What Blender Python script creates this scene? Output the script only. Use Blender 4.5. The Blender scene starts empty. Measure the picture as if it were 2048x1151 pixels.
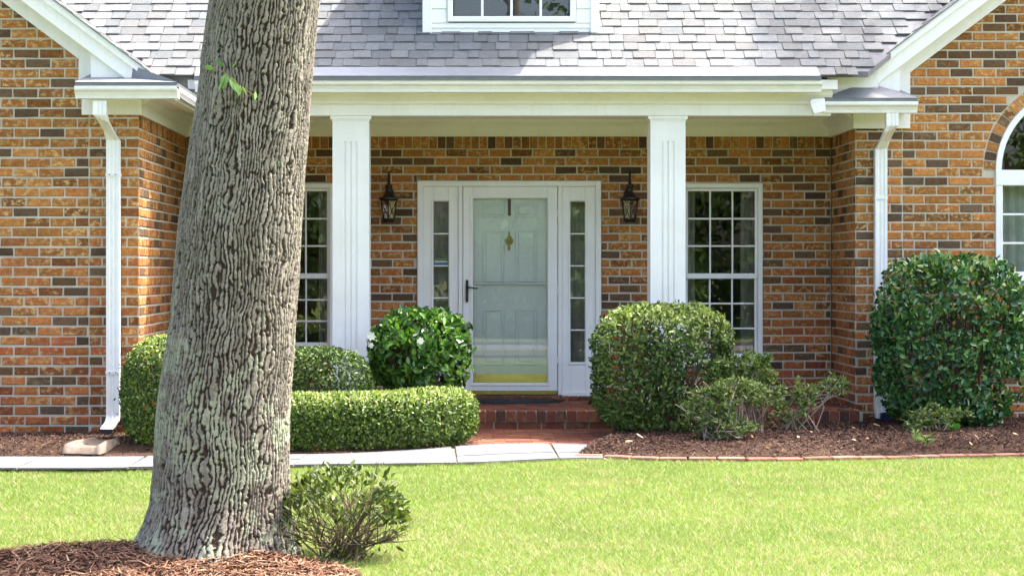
import bpy, math, random
import numpy as np
from mathutils import Vector, Matrix

random.seed(7)
RNG = np.random.default_rng(11)
SC = bpy.context.scene
COL = SC.collection

# ------------------------------------------------------------------ camera, sky, sun, exposure
FPX, CAMD, CAMZ, VX, VY = 3843.0, 18.0, 1.34, 930.0, 545.0
cam_d = bpy.data.cameras.new('camera')
cam = bpy.data.objects.new('camera', cam_d)
COL.objects.link(cam)
cam.location = (0, -CAMD, CAMZ)
cam.rotation_euler = (math.radians(90), 0, 0)
cam_d.sensor_width = 36.0
cam_d.lens = FPX / 2048 * 36
cam_d.shift_x = (1024 - VX) / 2048
cam_d.shift_y = (VY - 575.5) / 2048
cam_d.clip_end = 500
SC.camera = cam

SUN_DIR = Vector((0.53, 0.25, 1.0)).normalized()       # towards the sun
world = bpy.data.worlds.new('World')
SC.world = world
world.use_nodes = True
wn = world.node_tree
bg = wn.nodes['Background']
sky = wn.nodes.new('ShaderNodeTexSky')
sky.sky_type = 'NISHITA'
sky.sun_disc = False
sky.sun_elevation = math.asin(SUN_DIR.z)
sky.sun_rotation = math.atan2(SUN_DIR.x, SUN_DIR.y)
sky.air_density = 0.9
sky.dust_density = 6.0
sky.ozone_density = 1.0
wn.links.new(sky.outputs[0], bg.inputs[0])
bg.inputs[1].default_value = 0.15
sun_d = bpy.data.lights.new('sun', 'SUN')
sun_d.energy = 2.5
sun_d.angle = math.radians(0.53)
sun_d.color = (1.0, 0.95, 0.86)
sun = bpy.data.objects.new('sun', sun_d)
COL.objects.link(sun)
sun.location = SUN_DIR * 40
sun.rotation_euler = SUN_DIR.to_track_quat('Z', 'Y').to_euler()
SC.view_settings.view_transform = 'Standard'
SC.view_settings.look = 'None'
SC.view_settings.exposure = 2.55
SC.view_settings.gamma = 1.0
SC.view_settings.use_curve_mapping = False
SC.render.engine = 'CYCLES'
SC.cycles.max_bounces = 12
SC.cycles.diffuse_bounces = 8
SC.cycles.transparent_max_bounces = 12


def S(Y):
    return FPX / (CAMD + Y)


def PX(px, Y):
    return (px - VX) / S(Y)


def PZ(py, Y):
    return CAMZ - (py - VY) / S(Y)


# ------------------------------------------------------------------ numpy noise
def _hash(ix, iy, iz, seed=0):
    h = (ix.astype(np.int64) * 374761393 + iy.astype(np.int64) * 668265263 + iz.astype(np.int64) * 2147483647 + seed * 974634777) & 0xFFFFFFFF
    h = ((h ^ (h >> 13)) * 1274126177) & 0xFFFFFFFF
    h = ((h ^ (h >> 16)) * 2246822519) & 0xFFFFFFFF
    return ((h ^ (h >> 15)) & 0xFFFFFF) / float(0xFFFFFF)


def vnoise(p, seed=0, perx=None):
    p = np.asarray(p, float)
    i = np.floor(p).astype(np.int64)
    f = p - i
    f = f * f * (3 - 2 * f)
    out = np.zeros(len(p))
    for dx in (0, 1):
        for dy in (0, 1):
            for dz in (0, 1):
                ix = i[:, 0] + dx
                if perx:
                    ix = ix % perx
                w = (f[:, 0] if dx else 1 - f[:, 0]) * (f[:, 1] if dy else 1 - f[:, 1]) * (f[:, 2] if dz else 1 - f[:, 2])
                out += w * _hash(ix, i[:, 1] + dy, i[:, 2] + dz, seed)
    return out


def fbm(p, seed=0, oct=3, perx=None):
    p = np.asarray(p, float)
    a, s, t = 1.0, 0.0, 0.0
    for o in range(oct):
        s += a * vnoise(p * (2 ** o), seed + o * 17, perx * (2 ** o) if perx else None)
        t += a
        a *= 0.5
    return s / t


def sstep(a, b, x):
    t = np.clip((x - a) / (b - a), 0, 1)
    return t * t * (3 - 2 * t)


# ------------------------------------------------------------------ mesh helpers
def tag(o, label=None, cat=None, group=None, kind=None):
    if label:
        o['label'] = label
    if cat:
        o['category'] = cat
    if group:
        o['group'] = group
    if kind:
        o['kind'] = kind
    return o


def empty(name, loc=(0, 0, 0), rz=0):
    o = bpy.data.objects.new(name, None)
    o.empty_display_size = 0.1
    COL.objects.link(o)
    o.location = loc
    o.rotation_euler = (0, 0, rz)
    return o


def link(name, mesh, parent=None, loc=(0, 0, 0), rot=None):
    o = bpy.data.objects.new(name, mesh)
    COL.objects.link(o)
    if parent:
        o.parent = parent
    o.location = loc
    if rot:
        o.rotation_euler = rot
    return o


def setcol(me, cols):
    a = me.color_attributes.new('col', 'FLOAT_COLOR', 'POINT')
    c = np.ones((len(me.vertices), 4), np.float32)
    cols = np.asarray(cols, np.float32)
    c[:, :cols.shape[1]] = cols
    a.data.foreach_set('color', c.ravel())


def fast_mesh(name, verts, faces, mat, cols=None, smooth=False):
    """verts (N,3), faces (M,k) all the same k"""
    me = bpy.data.meshes.new(name)
    verts = np.asarray(verts, np.float32)
    faces = np.asarray(faces, np.int32)
    m, k = faces.shape
    me.vertices.add(len(verts))
    me.vertices.foreach_set('co', verts.ravel())
    me.loops.add(m * k)
    me.loops.foreach_set('vertex_index', faces.ravel())
    me.polygons.add(m)
    me.polygons.foreach_set('loop_start', np.arange(0, m * k, k, dtype=np.int32))
    me.polygons.foreach_set('loop_total', np.full(m, k, np.int32))
    if smooth:
        me.polygons.foreach_set('use_smooth', np.ones(m, bool))
    me.update(calc_edges=True)
    if cols is not None:
        setcol(me, cols)
    if mat:
        me.materials.append(mat)
    return me


class MB:
    def __init__(self):
        self.v, self.f, self.c = [], [], []

    def add(self, vs, fs, col=None):
        b = len(self.v)
        self.v += [tuple(p) for p in vs]
        self.f += [tuple(b + i for i in f) for f in fs]
        if col is not None:
            self.c += [col] * len(vs)
        return self

    def box(self, x0, x1, y0, y1, z0, z1, col=None):
        vs = [(x0, y0, z0), (x1, y0, z0), (x1, y1, z0), (x0, y1, z0), (x0, y0, z1), (x1, y0, z1), (x1, y1, z1), (x0, y1, z1)]
        return self.add(vs, [(0, 3, 2, 1), (4, 5, 6, 7), (0, 1, 5, 4), (1, 2, 6, 5), (2, 3, 7, 6), (3, 0, 4, 7)], col)

    def bbox(self, x0, x1, y0, y1, z0, z1, b=0.004, col=None):
        """box with its front (-y) edges chamfered"""
        vs = [(x0, y1, z0), (x1, y1, z0), (x1, y1, z1), (x0, y1, z1),
              (x0, y0 + b, z0), (x1, y0 + b, z0), (x1, y0 + b, z1), (x0, y0 + b, z1),
              (x0 + b, y0, z0 + b), (x1 - b, y0, z0 + b), (x1 - b, y0, z1 - b), (x0 + b, y0, z1 - b)]
        fs = [(0, 3, 2, 1), (0, 1, 5, 4), (1, 2, 6, 5), (2, 3, 7, 6), (3, 0, 4, 7), (4, 5, 9, 8), (5, 6, 10, 9), (6, 7, 11, 10), (7, 4, 8, 11), (8, 9, 10, 11)]
        return self.add(vs, fs, col)

    def prism(self, poly, axis, a0, a1, col=None):
        """poly: 2-D points; axis x: (y,z); y: (x,z); z: (x,y)"""
        n = len(poly)
        def mk(p, a):
            return (a, p[0], p[1]) if axis == 'x' else ((p[0], a, p[1]) if axis == 'y' else (p[0], p[1], a))
        vs = [mk(p, a0) for p in poly] + [mk(p, a1) for p in poly]
        fs = [tuple(range(n)), tuple(range(2 * n - 1, n - 1, -1))]
        fs += [(i, (i + 1) % n, n + (i + 1) % n, n + i) for i in range(n)]
        return self.add(vs, fs, col)

    def tube(self, pts, rads, n=6, col=None, closed=True):
        pts = [Vector(p) for p in pts]
        vs, fs = [], []
        prev = None
        for i, p in enumerate(pts):
            t = (pts[min(i + 1, len(pts) - 1)] - pts[max(i - 1, 0)])
            if t.length < 1e-9:
                t = Vector((0, 0, 1))
            t.normalize()
            a = Vector((0, 0, 1)) if abs(t.z) < 0.9 else Vector((1, 0, 0))
            if prev is not None:
                u = (prev - t * prev.dot(t))
                u = u.normalized() if u.length > 1e-6 else t.cross(a).normalized()
            else:
                u = t.cross(a).normalized()
            prev = u
            w = t.cross(u)
            r = rads[i] if hasattr(rads, '__len__') else rads
            for k in range(n):
                an = 2 * math.pi * k / n
                vs.append(p + (u * math.cos(an) + w * math.sin(an)) * r)
        for i in range(len(pts) - 1):
            for k in range(n):
                fs.append((i * n + k, i * n + (k + 1) % n, (i + 1) * n + (k + 1) % n, (i + 1) * n + k))
        if closed:
            fs.append(tuple(range(n - 1, -1, -1)))
            fs.append(tuple((len(pts) - 1) * n + k for k in range(n)))
        return self.add(vs, fs, col)

    def lathe(self, prof, cx, cy, n=12, col=None, rot=0):
        vs, fs = [], []
        for r, z in prof:
            for k in range(n):
                a = rot + 2 * math.pi * k / n
                vs.append((cx + r * math.cos(a), cy + r * math.sin(a), z))
        for i in range(len(prof) - 1):
            for k in range(n):
                fs.append((i * n + k, i * n + (k + 1) % n, (i + 1) * n + (k + 1) % n, (i + 1) * n + k))
        fs.append(tuple(range(n - 1, -1, -1)))
        fs.append(tuple((len(prof) - 1) * n + k for k in range(n)))
        return self.add(vs, fs, col)

    def mesh(self, name, mat, smooth=False):
        me = bpy.data.meshes.new(name)
        me.from_pydata(self.v, [], self.f)
        if self.c and len(self.c) == len(self.v):
            setcol(me, self.c)
        if mat:
            me.materials.append(mat)
        if smooth:
            me.polygons.foreach_set('use_smooth', np.ones(len(me.polygons), bool))
        me.update()
        return me

    def build(self, name, mat, parent=None, loc=(0, 0, 0), smooth=False, rot=None):
        return link(name, self.mesh(name, mat, smooth), parent, loc, rot)


# ------------------------------------------------------------------ materials
class Nt:
    def __init__(self, name):
        self.m = bpy.data.materials.new(name)
        self.m.use_nodes = True
        self.t = self.m.node_tree
        self.t.nodes.clear()
        self.out = self.t.nodes.new('ShaderNodeOutputMaterial')

    def n(self, typ, props=None, **inp):
        nd = self.t.nodes.new('ShaderNode' + typ)
        for k, v in (props or {}).items():
            setattr(nd, k, v)
        for k, v in inp.items():
            key = int(k[1:]) if k[0] == '_' and k[1:].isdigit() else k.replace('_', ' ')
            s = nd.inputs[key]
            if hasattr(v, 'is_output'):
                self.t.links.new(v, s)
            else:
                s.default_value = v
        return nd

    def noise(self, vec, scale, detail=3, rough=0.55):
        return self.n('TexNoise', Vector=vec, Scale=scale, Detail=detail, Roughness=rough).outputs[0]

    def ramp(self, fac, stops):
        r = self.n('ValToRGB', _0=fac)
        e = r.color_ramp.elements
        while len(e) > 1:
            e.remove(e[-1])
        e[0].position, e[0].color = stops[0][0], tuple(stops[0][1]) + (1,)
        for p, c in stops[1:]:
            x = e.new(p)
            x.color = tuple(c) + (1,)
        return r.outputs[0]

    def mix(self, fac, a, b, mode='MIX'):
        nd = self.t.nodes.new('ShaderNodeMix')
        nd.data_type = 'RGBA'
        nd.blend_type = mode
        for s, v in ((nd.inputs[0], fac), (nd.inputs[6], a), (nd.inputs[7], b)):
            if hasattr(v, 'is_output'):
                self.t.links.new(v, s)
            else:
                s.default_value = (tuple(v) + (1,)) if isinstance(v, (tuple, list)) and len(v) == 3 else v
        return nd.outputs[2]

    def math(self, op, a, b=0.0, c=None):
        nd = self.t.nodes.new('ShaderNodeMath')
        nd.operation = op
        for i, v in enumerate((a, b, c)):
            if v is None:
                continue
            if hasattr(v, 'is_output'):
                self.t.links.new(v, nd.inputs[i])
            else:
                nd.inputs[i].default_value = v
        return nd.outputs[0]

    def bump(self, h, strength=0.3, dist=0.01):
        return self.n('Bump', Strength=strength, Distance=dist, Height=h).outputs[0]

    def pos(self):
        return self.n('NewGeometry').outputs['Position']

    def col(self):
        a = self.t.nodes.new('ShaderNodeAttribute')
        a.attribute_name = 'col'
        return a

    def pbr(self, color, rough=0.6, normal=None, metallic=0.0, spec=0.5):
        p = self.n('BsdfPrincipled')
        for key, v in (('Base Color', color), ('Roughness', rough), ('Metallic', metallic), ('Specular IOR Level', spec), ('Normal', normal)):
            if v is None:
                continue
            if hasattr(v, 'is_output'):
                self.t.links.new(v, p.inputs[key])
            else:
                p.inputs[key].default_value = (tuple(v) + (1,)) if isinstance(v, (tuple, list)) else v
        return p.outputs[0]

    def done(self, sh):
        self.t.links.new(sh, self.out.inputs[0])
        return self.m


def m_simple(name, color, rough=0.5, var=0.06, scale=6.0, metallic=0.0, bump=0.0, spec=0.5):
    k = Nt(name)
    p = k.pos()
    nz = k.noise(p, scale, 4)
    nz2 = k.noise(p, scale * 9, 3)
    f = k.math('ADD', k.math('MULTIPLY', nz, 0.7), k.math('MULTIPLY', nz2, 0.3))
    lo = tuple(max(0, c * (1 - var * 2)) for c in color)
    hi = tuple(min(1, c * (1 + var)) for c in color)
    c = k.ramp(f, [(0.3, lo), (0.7, hi)])
    nrm = k.bump(nz2, bump, 0.003) if bump else None
    return k.done(k.pbr(c, rough, nrm, metallic, spec))


def m_white():
    k = Nt('white_paint')
    p = k.pos()
    nz = k.noise(p, 3.0, 5)
    nz2 = k.noise(p, 45.0, 3)
    c = k.ramp(nz, [(0.25, (0.76, 0.755, 0.72)), (0.6, (0.82, 0.82, 0.80))])
    mp = k.n('Mapping', Vector=p)
    mp.inputs['Scale'].default_value = (26, 26, 1.2)
    stv = k.noise(mp.outputs[0], 1.0, 4, 0.6)
    c = k.mix(0.3, c, k.ramp(stv, [(0.30, (0.86, 0.85, 0.80)), (0.5, (1, 1, 1))]), 'MULTIPLY')
    spk = k.ramp(nz2, [(0.72, (1, 1, 1)), (0.80, (0.80, 0.78, 0.72))])
    c = k.mix(0.5, c, spk, 'MULTIPLY')
    return k.done(k.pbr(c, 0.42, k.bump(nz2, 0.05, 0.002)))


def m_brick():
    k = Nt('brick')
    p = k.pos()
    a = k.col()
    sc = k.n('Mapping', Vector=p)
    sc.inputs['Scale'].default_value = (1, 1, 1.25)
    v = sc.outputs[0]
    blot = k.noise(v, 23.0, 5, 0.7)
    mask = k.ramp(blot, [(0.50, (0, 0, 0)), (0.60, (1, 1, 1))])
    mask = k.math('MULTIPLY', mask, a.outputs['Alpha'])
    c = k.mix(mask, a.outputs['Color'], (0.60, 0.40, 0.17))
    dk = k.noise(v, 31.0, 4, 0.7)
    c = k.mix(1.0, c, k.ramp(dk, [(0.30, (0.62, 0.60, 0.60)), (0.55, (1.0, 1.0, 1.0)), (0.8, (1.22, 1.2, 1.15))]), 'MULTIPLY')
    wt = k.noise(p, 1.4, 4, 0.6)
    c = k.mix(1.0, c, k.ramp(wt, [(0.32, (0.80, 0.80, 0.82)), (0.6, (1.06, 1.05, 1.04))]), 'MULTIPLY')
    fine = k.noise(p, 230.0, 2, 0.7)
    c = k.mix(0.5, c, k.ramp(fine, [(0.3, (0.75, 0.75, 0.75)), (0.7, (1.18, 1.18, 1.18))]), 'MULTIPLY')
    h = k.math('ADD', k.math('MULTIPLY', dk, 0.6), k.math('MULTIPLY', fine, 0.4))
    return k.done(k.pbr(c, 0.86, k.bump(h, 0.55, 0.006), 0, 0.25))


def m_mortar():
    k = Nt('mortar')
    p = k.pos()
    a = k.noise(p, 2.6, 5, 0.65)
    b = k.noise(p, 160.0, 3, 0.7)
    c = k.ramp(a, [(0.3, (0.44, 0.395, 0.31)), (0.7, (0.60, 0.545, 0.445))])
    c = k.mix(0.5, c, k.ramp(b, [(0.3, (0.78, 0.78, 0.78)), (0.7, (1.1, 1.1, 1.1))]), 'MULTIPLY')
    return k.done(k.pbr(c, 0.92, k.bump(b, 0.5, 0.004), 0, 0.2))


def m_shingle():
    k = Nt('asphalt_shingle')
    p = k.pos()
    a = k.col()
    gr = k.noise(p, 240.0, 2, 0.8)
    md = k.noise(p, 22.0, 3, 0.6)
    c = k.mix(1.0, a.outputs['Color'], k.ramp(gr, [(0.28, (0.45, 0.45, 0.47)), (0.5, (1.0, 1.0, 1.0)), (0.75, (1.6, 1.55, 1.5))]), 'MULTIPLY')
    c = k.mix(0.6, c, k.ramp(md, [(0.3, (0.8, 0.8, 0.82)), (0.7, (1.15, 1.13, 1.1))]), 'MULTIPLY')
    return k.done(k.pbr(c, 0.9, k.bump(gr, 0.5, 0.004), 0, 0.25))


def m_leaf(name, rough=0.35, trans=0.35, spec=0.5, tint=(1.15, 1.25, 0.5)):
    k = Nt(name)
    a = k.col()
    p = k.pos()
    nz = k.noise(p, 60.0, 2)
    c = k.mix(0.5, a.outputs['Color'], k.ramp(nz, [(0.3, (0.75, 0.75, 0.75)), (0.7, (1.2, 1.2, 1.15))]), 'MULTIPLY')
    pb = k.pbr(c, rough, None, 0, spec)
    tc = k.mix(1.0, c, tint, 'MULTIPLY')
    tr = k.n('BsdfTranslucent', Color=tc).outputs[0]
    return k.done(k.n('MixShader', _0=trans, _1=pb, _2=tr).outputs[0])


def m_vcol(name, rough=0.85, spec=0.2, bump=0.0, bscale=80.0):
    k = Nt(name)
    a = k.col()
    p = k.pos()
    nz = k.noise(p, bscale, 3, 0.7)
    c = k.mix(0.6, a.outputs['Color'], k.ramp(nz, [(0.3, (0.7, 0.7, 0.7)), (0.7, (1.25, 1.25, 1.22))]), 'MULTIPLY')
    return k.done(k.pbr(c, rough, k.bump(nz, bump, 0.004) if bump else None, 0, spec))


def m_glass(name, tint=(0.86, 0.90, 0.88), wav=0.0, wscale=3.0):
    k = Nt(name)
    nrm = None
    if wav:
        nrm = k.bump(k.noise(k.pos(), wscale, 2), wav, 0.01)
    fr = k.n('Fresnel', IOR=1.5)
    gl = k.n('BsdfGlossy', Color=(1, 1, 1, 1), Roughness=0.0)
    if nrm is not None:
        k.t.links.new(nrm, gl.inputs['Normal'])
        k.t.links.new(nrm, fr.inputs['Normal'])
    f2 = k.math('MULTIPLY', fr.outputs[0], 2.1)
    f2 = k.math('MINIMUM', f2, 1.0)
    tr = k.n('BsdfTransparent', Color=tuple(tint) + (1,))
    return k.done(k.n('MixShader', _0=f2, _1=tr.outputs[0], _2=gl.outputs[0]).outputs[0])


def m_concrete(name, lo, hi, scale=4.0):
    k = Nt(name)
    p = k.pos()
    a = k.noise(p, scale, 5, 0.65)
    b = k.noise(p, 140.0, 3, 0.7)
    d = k.noise(p, 18.0, 4, 0.7)
    c = k.ramp(a, [(0.3, lo), (0.7, hi)])
    c = k.mix(0.7, c, k.ramp(d, [(0.3, (0.72, 0.72, 0.74)), (0.6, (1.05, 1.05, 1.05))]), 'MULTIPLY')
    c = k.mix(0.5, c, k.ramp(b, [(0.3, (0.75, 0.75, 0.75)), (0.7, (1.12, 1.12, 1.12))]), 'MULTIPLY')
    return k.done(k.pbr(c, 0.85, k.bump(b, 0.4, 0.004), 0, 0.3))


def m_soil(name, lo, hi, scale=30.0):
    k = Nt(name)
    p = k.pos()
    a = k.noise(p, scale, 5, 0.75)
    b = k.noise(p, 1.3, 3, 0.6)
    c = k.ramp(a, [(0.3, lo), (0.7, hi)])
    c = k.mix(0.6, c, k.ramp(b, [(0.3, (0.75, 0.78, 0.7)), (0.7, (1.2, 1.18, 1.1))]), 'MULTIPLY')
    return k.done(k.pbr(c, 0.95, k.bump(a, 0.8, 0.02), 0, 0.1))


M = dict(
    white=m_white(),
    siding=m_simple('white_siding', (0.80, 0.81, 0.81), 0.45, 0.03, 4.0),
    soffit=m_simple('soffit_vinyl', (0.72, 0.71, 0.66), 0.5, 0.05, 5.0),
    gutter=m_simple('gutter_aluminium', (0.79, 0.79, 0.77), 0.35, 0.05, 7.0),
    guard=m_simple('pale_metal_guard', (0.17, 0.18, 0.20), 0.5, 0.08, 12.0, 0.0),
    lip=m_simple('grey_metal_lip', (0.16, 0.17, 0.18), 0.45, 0.1, 12.0, 0.3),
    brick=m_brick(), mortar=m_mortar(), shingle=m_shingle(),
    bronze=m_simple('dark_bronze', (0.035, 0.026, 0.02), 0.42, 0.25, 40.0, 0.6),
    iron=m_simple('oil_rubbed_bronze', (0.05, 0.042, 0.036), 0.45, 0.2, 40.0, 0.5),
    brass=m_simple('polished_brass', (0.60, 0.47, 0.19), 0.25, 0.08, 25.0, 1.0),
    door=m_simple('white_door_paint', (0.74, 0.76, 0.72), 0.4, 0.04, 4.0),
    rubber=m_simple('black_rubber', (0.035, 0.032, 0.034), 0.7, 0.3, 60.0, 0, 0.4),
    black=m_simple('black_plastic', (0.015, 0.015, 0.017), 0.5, 0.2, 20.0),
    blue=m_simple('dark_blue_plastic', (0.012, 0.03, 0.10), 0.4, 0.2, 20.0),
    glass=m_glass('window_glass', (0.80, 0.85, 0.83), 0.02, 2.2),
    stormglass=m_glass('storm_glass', (0.92, 0.94, 0.92), 0.012, 1.5),
    lampglass=m_glass('lamp_glass', (0.75, 0.74, 0.68), 0.3, 14.0),
    room=m_simple('room_wall', (0.32, 0.28, 0.22), 0.9, 0.1, 2.0),
    roomfloor=m_simple('room_floor', (0.14, 0.09, 0.05), 0.5, 0.1, 2.0),
    curtain=m_simple('sheer_curtain', (0.74, 0.75, 0.70), 0.9, 0.08, 8.0),
    drape=m_simple('dim_drape', (0.40, 0.36, 0.30), 0.9, 0.12, 8.0),
    concrete=m_concrete('walk_concrete', (0.115, 0.117, 0.122), (0.155, 0.157, 0.162)),
    block=m_concrete('splash_concrete', (0.15, 0.112, 0.085), (0.21, 0.163, 0.128), 9.0),
    asphalt=m_concrete('street_asphalt', (0.19, 0.185, 0.185), (0.25, 0.24, 0.235)),
    soil=m_soil('turf_soil', (0.08, 0.09, 0.03), (0.15, 0.15, 0.065)),
    farlawn=m_soil('far_turf', (0.10, 0.14, 0.035), (0.17, 0.22, 0.06), 14.0),
    bedsoil=m_soil('mulch_soil', (0.028, 0.016, 0.012), (0.085, 0.05, 0.036), 45.0),
    grass=m_leaf('grass_blade', 0.55, 0.35, 0.3, (1.1, 1.15, 0.6)),
    leaf=m_leaf('glossy_leaf', 0.27, 0.22, 0.5),
    leafsoft=m_leaf('matt_leaf', 0.5, 0.25, 0.28),
    mulch=m_vcol('mulch_chip', 0.9, 0.15),
    bark=m_vcol('tree_bark', 0.92, 0.15, 0.9, 140.0),
    twig=m_vcol('twig_bark', 0.85, 0.2, 0.3, 120.0),
    petal=m_simple('white_petal', (0.82, 0.80, 0.66), 0.6, 0.06, 30.0),
)

# ------------------------------------------------------------------ layout constants
YL, YR = -2.60, -1.13            # fronts of the two wings; the porch wall is y = 0
XL, XR = -2.615, 3.428           # inner corners of the wings
FLOOR = 0.155
COURSE, BH, PITCH, BL = 0.0794, 0.0630, 0.2035, 0.1890
ZSOL = 2.499                     # foot of the soldier course
MR = 0.75                        # roof pitch


def main_z(Y):
    return 3.0 + MR * (Y + 1.70)


def left_z(X):
    return 1.057 - MR * X


def right_z(X):
    return 0.495 + MR * X


EDGE = [(-14, -4.86), (-2.6, -4.86), (-1.23, -4.64), (0.07, -4.46), (0.55, -4.22), (0.85, -4.10), (1.33, -4.30), (2.04, -4.37), (2.78, -4.26), (4.1, -4.00), (6, -3.8), (14, -3.8)]


def edgeY(x):
    return np.interp(x, [e[0] for e in EDGE], [e[1] for e in EDGE])


MOUND = (-1.68, -8.80, 1.12, 0.76)


def mound_r(x, y):
    return np.sqrt(((x - MOUND[0]) / MOUND[2]) ** 2 + ((y - MOUND[1]) / MOUND[3]) ** 2)


def ground_z(x, y):
    x = np.asarray(x, float)
    y = np.asarray(y, float)
    z = np.interp(y, [-60, -18, -9, -4.5, 0], [-0.42, -0.32, -0.135, 0.0, 0.0])
    return z


def mulch_z(x, y):
    r = mound_r(x, y)
    return ground_z(x, y) + 0.075 * (1 - sstep(0.72, 1.0, r)) * sstep(-9.0, -8.15, y) + 0.012


# ------------------------------------------------------------------ ground
def grid_mesh(name, xs, ys, zf, mat, smooth=True):
    X, Y = np.meshgrid(xs, ys)
    x, y = X.ravel(), Y.ravel()
    z = zf(x, y)
    nx, ny = len(xs), len(ys)
    i = np.arange(nx * ny).reshape(ny, nx)
    f = np.stack([i[:-1, :-1], i[:-1, 1:], i[1:, 1:], i[1:, :-1]], -1).reshape(-1, 4)
    return fast_mesh(name, np.stack([x, y, z], 1), f, mat, None, smooth)


gy = np.concatenate([np.linspace(-300, -62, 6), np.linspace(-60, -10, 26), np.linspace(-9.5, 0, 40), np.linspace(2, 200, 8)])
gx = np.concatenate([np.linspace(-300, -22, 6), np.linspace(-20, 20, 41), np.linspace(22, 300, 6)])
tag(link('ground', grid_mesh('ground', gx, gy, lambda x, y: ground_z(x, y) - 0.01, M['soil'])), kind='structure')
# the street and the lawn beyond it, behind the photographer (seen in the door glass)
far = tag(link('lawn_across_street', grid_mesh('far', np.linspace(-60, 60, 9), np.linspace(-59, -27.2, 9), lambda x, y: ground_z(x, y) + 0.05, M['farlawn'])), kind='structure')
nearl = tag(link('front_lawn_base', grid_mesh('nearl', np.linspace(-60, 60, 9), np.linspace(-19.8, -11.2, 9), lambda x, y: ground_z(x, y) - 0.004, M['farlawn'])), kind='structure')
mb = MB()
mb.box(-60, 60, -27.2, -20.2, -0.5, -0.345)
road = tag(mb.build('road', M['asphalt']), kind='structure')
mb = MB()
mb.box(-60, 60, -20.2, -19.8, -0.5, -0.27)
mb.box(-60, 60, -27.6, -27.2, -0.5, -0.27)
tag(mb.build('kerb', M['concrete'], road), kind=None)

# ------------------------------------------------------------------ house root
house = empty('brick_house', (0, 0, 0))
tag(house, 'orange brick house with white columned porch, grey shingle roof and gabled wings', 'house')


def brick_colour(z, dark=0.15):
    r = random.random()
    redness = min(1, max(0, 0.85 - 0.42 * z + random.uniform(-0.25, 0.25)))
    v = random.uniform(0.75, 1.2)
    if r < dark:
        c = random.choice([(0.125, 0.076, 0.042), (0.105, 0.066, 0.040), (0.155, 0.084, 0.038), (0.14, 0.088, 0.050)])
        bl = 0.0 if random.random() < 0.8 else 0.3
    else:
        g = (0.42, 0.172, 0.042)
        rd = (0.345, 0.088, 0.036)
        c = tuple(g[i] * (1 - redness) + rd[i] * redness for i in range(3))
        if random.random() < 0.25:
            f_ = random.uniform(0.45, 0.8)
            c = (c[0] * f_, c[1] * f_, c[2] * (f_ + 0.06))
        bl = random.choice([0.25, 0.6, 0.9, 1.0]) * (1 - 0.35 * redness)
    return (c[0] * v, c[1] * v, c[2] * v, bl)


def brick_geo(q, D=0.03, ch=0.005, jit=0.0022):
    """q: four (u,z) corners, counter-clockwise seen from the front (-y); front plane at y=0"""
    cu = sum(p[0] for p in q) / 4
    cz = sum(p[1] for p in q) / 4
    r = lambda s=jit: random.uniform(-s, s)
    back = [(p[0], D, p[1]) for p in q]
    mid = [(p[0] + r(), ch, p[1] + r()) for p in q]
    fr = []
    for p in q:
        du, dz = cu - p[0], cz - p[1]
        fr.append((p[0] + math.copysign(ch, du) + r(), r(0.0015), p[1] + math.copysign(ch, dz) + r()))
    vs = back + mid + fr
    fs = []
    for i in range(4):
        j = (i + 1) % 4
        fs.append((i, j, 4 + j, 4 + i))
        fs.append((4 + i, 4 + j, 8 + j, 8 + i))
    fs.append((8, 9, 10, 11))
    return vs, fs


VARIANTS = {}


def variant(zone_, dark=0.17):
    zone = (zone_, dark)
    if zone not in VARIANTS:
        VARIANTS[zone] = []
        zc = (0.4, 1.2, 2.0, 3.0)[zone_]
        for i in range(40):
            b = MB()
            h, w = BH / 2, BL / 2
            vs, fs = brick_geo([(-w, -h), (w, -h), (w, h), (-w, h)])
            b.add(vs, fs, brick_colour(zc, dark))
            VARIANTS[zone].append(b.mesh('brick', M['brick']))
    return random.choice(VARIANTS[zone])


def lay_rows(z_lo, z_hi, segs_fn, phase=0.0):
    """yield (corner quad, full?) for every brick in running bond"""
    out = []
    k0 = int(math.ceil((ZSOL - z_hi) / COURSE - 1e-6))
    k1 = int(math.floor((ZSOL - z_lo) / COURSE + 0.75))
    for k in range(k0, k1):
        zt = ZSOL - k * COURSE - (COURSE - BH) / 2
        zb = zt - BH
        if zb > z_hi or zt < z_lo:
            continue
        off = phase + (PITCH / 2 if k % 2 else 0) + random.uniform(-0.012, 0.012)
        for (ub, ut, vb, vt, z0, z1) in segs_fn(k, max(zb, z_lo - 0.05), zt):
            lo, hi = min(ub, ut), max(vb, vt)
            n0 = int(math.floor((lo - off) / PITCH)) - 1
            n1 = int(math.ceil((hi - off) / PITCH)) + 1
            for n in range(n0, n1):
                a = off + n * PITCH + 0.005
                b = a + BL
                a0, a1 = max(a, ub), max(a, ut)
                b0, b1 = min(b, vb), min(b, vt)
                if b0 - a0 < 0.017 or b1 - a1 < 0.017:
                    continue
                full = abs((b0 - a0) - BL) < 1e-6 and abs((b1 - a1) - BL) < 1e-6 and abs((z1 - z0) - BH) < 1e-6
                j = random.uniform(-0.0015, 0.0015)
                out.append(([(a0, z0 + j), (b0, z0 + j), (b1, z1 + j), (a1, z1 + j)], full))
    return out


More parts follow.
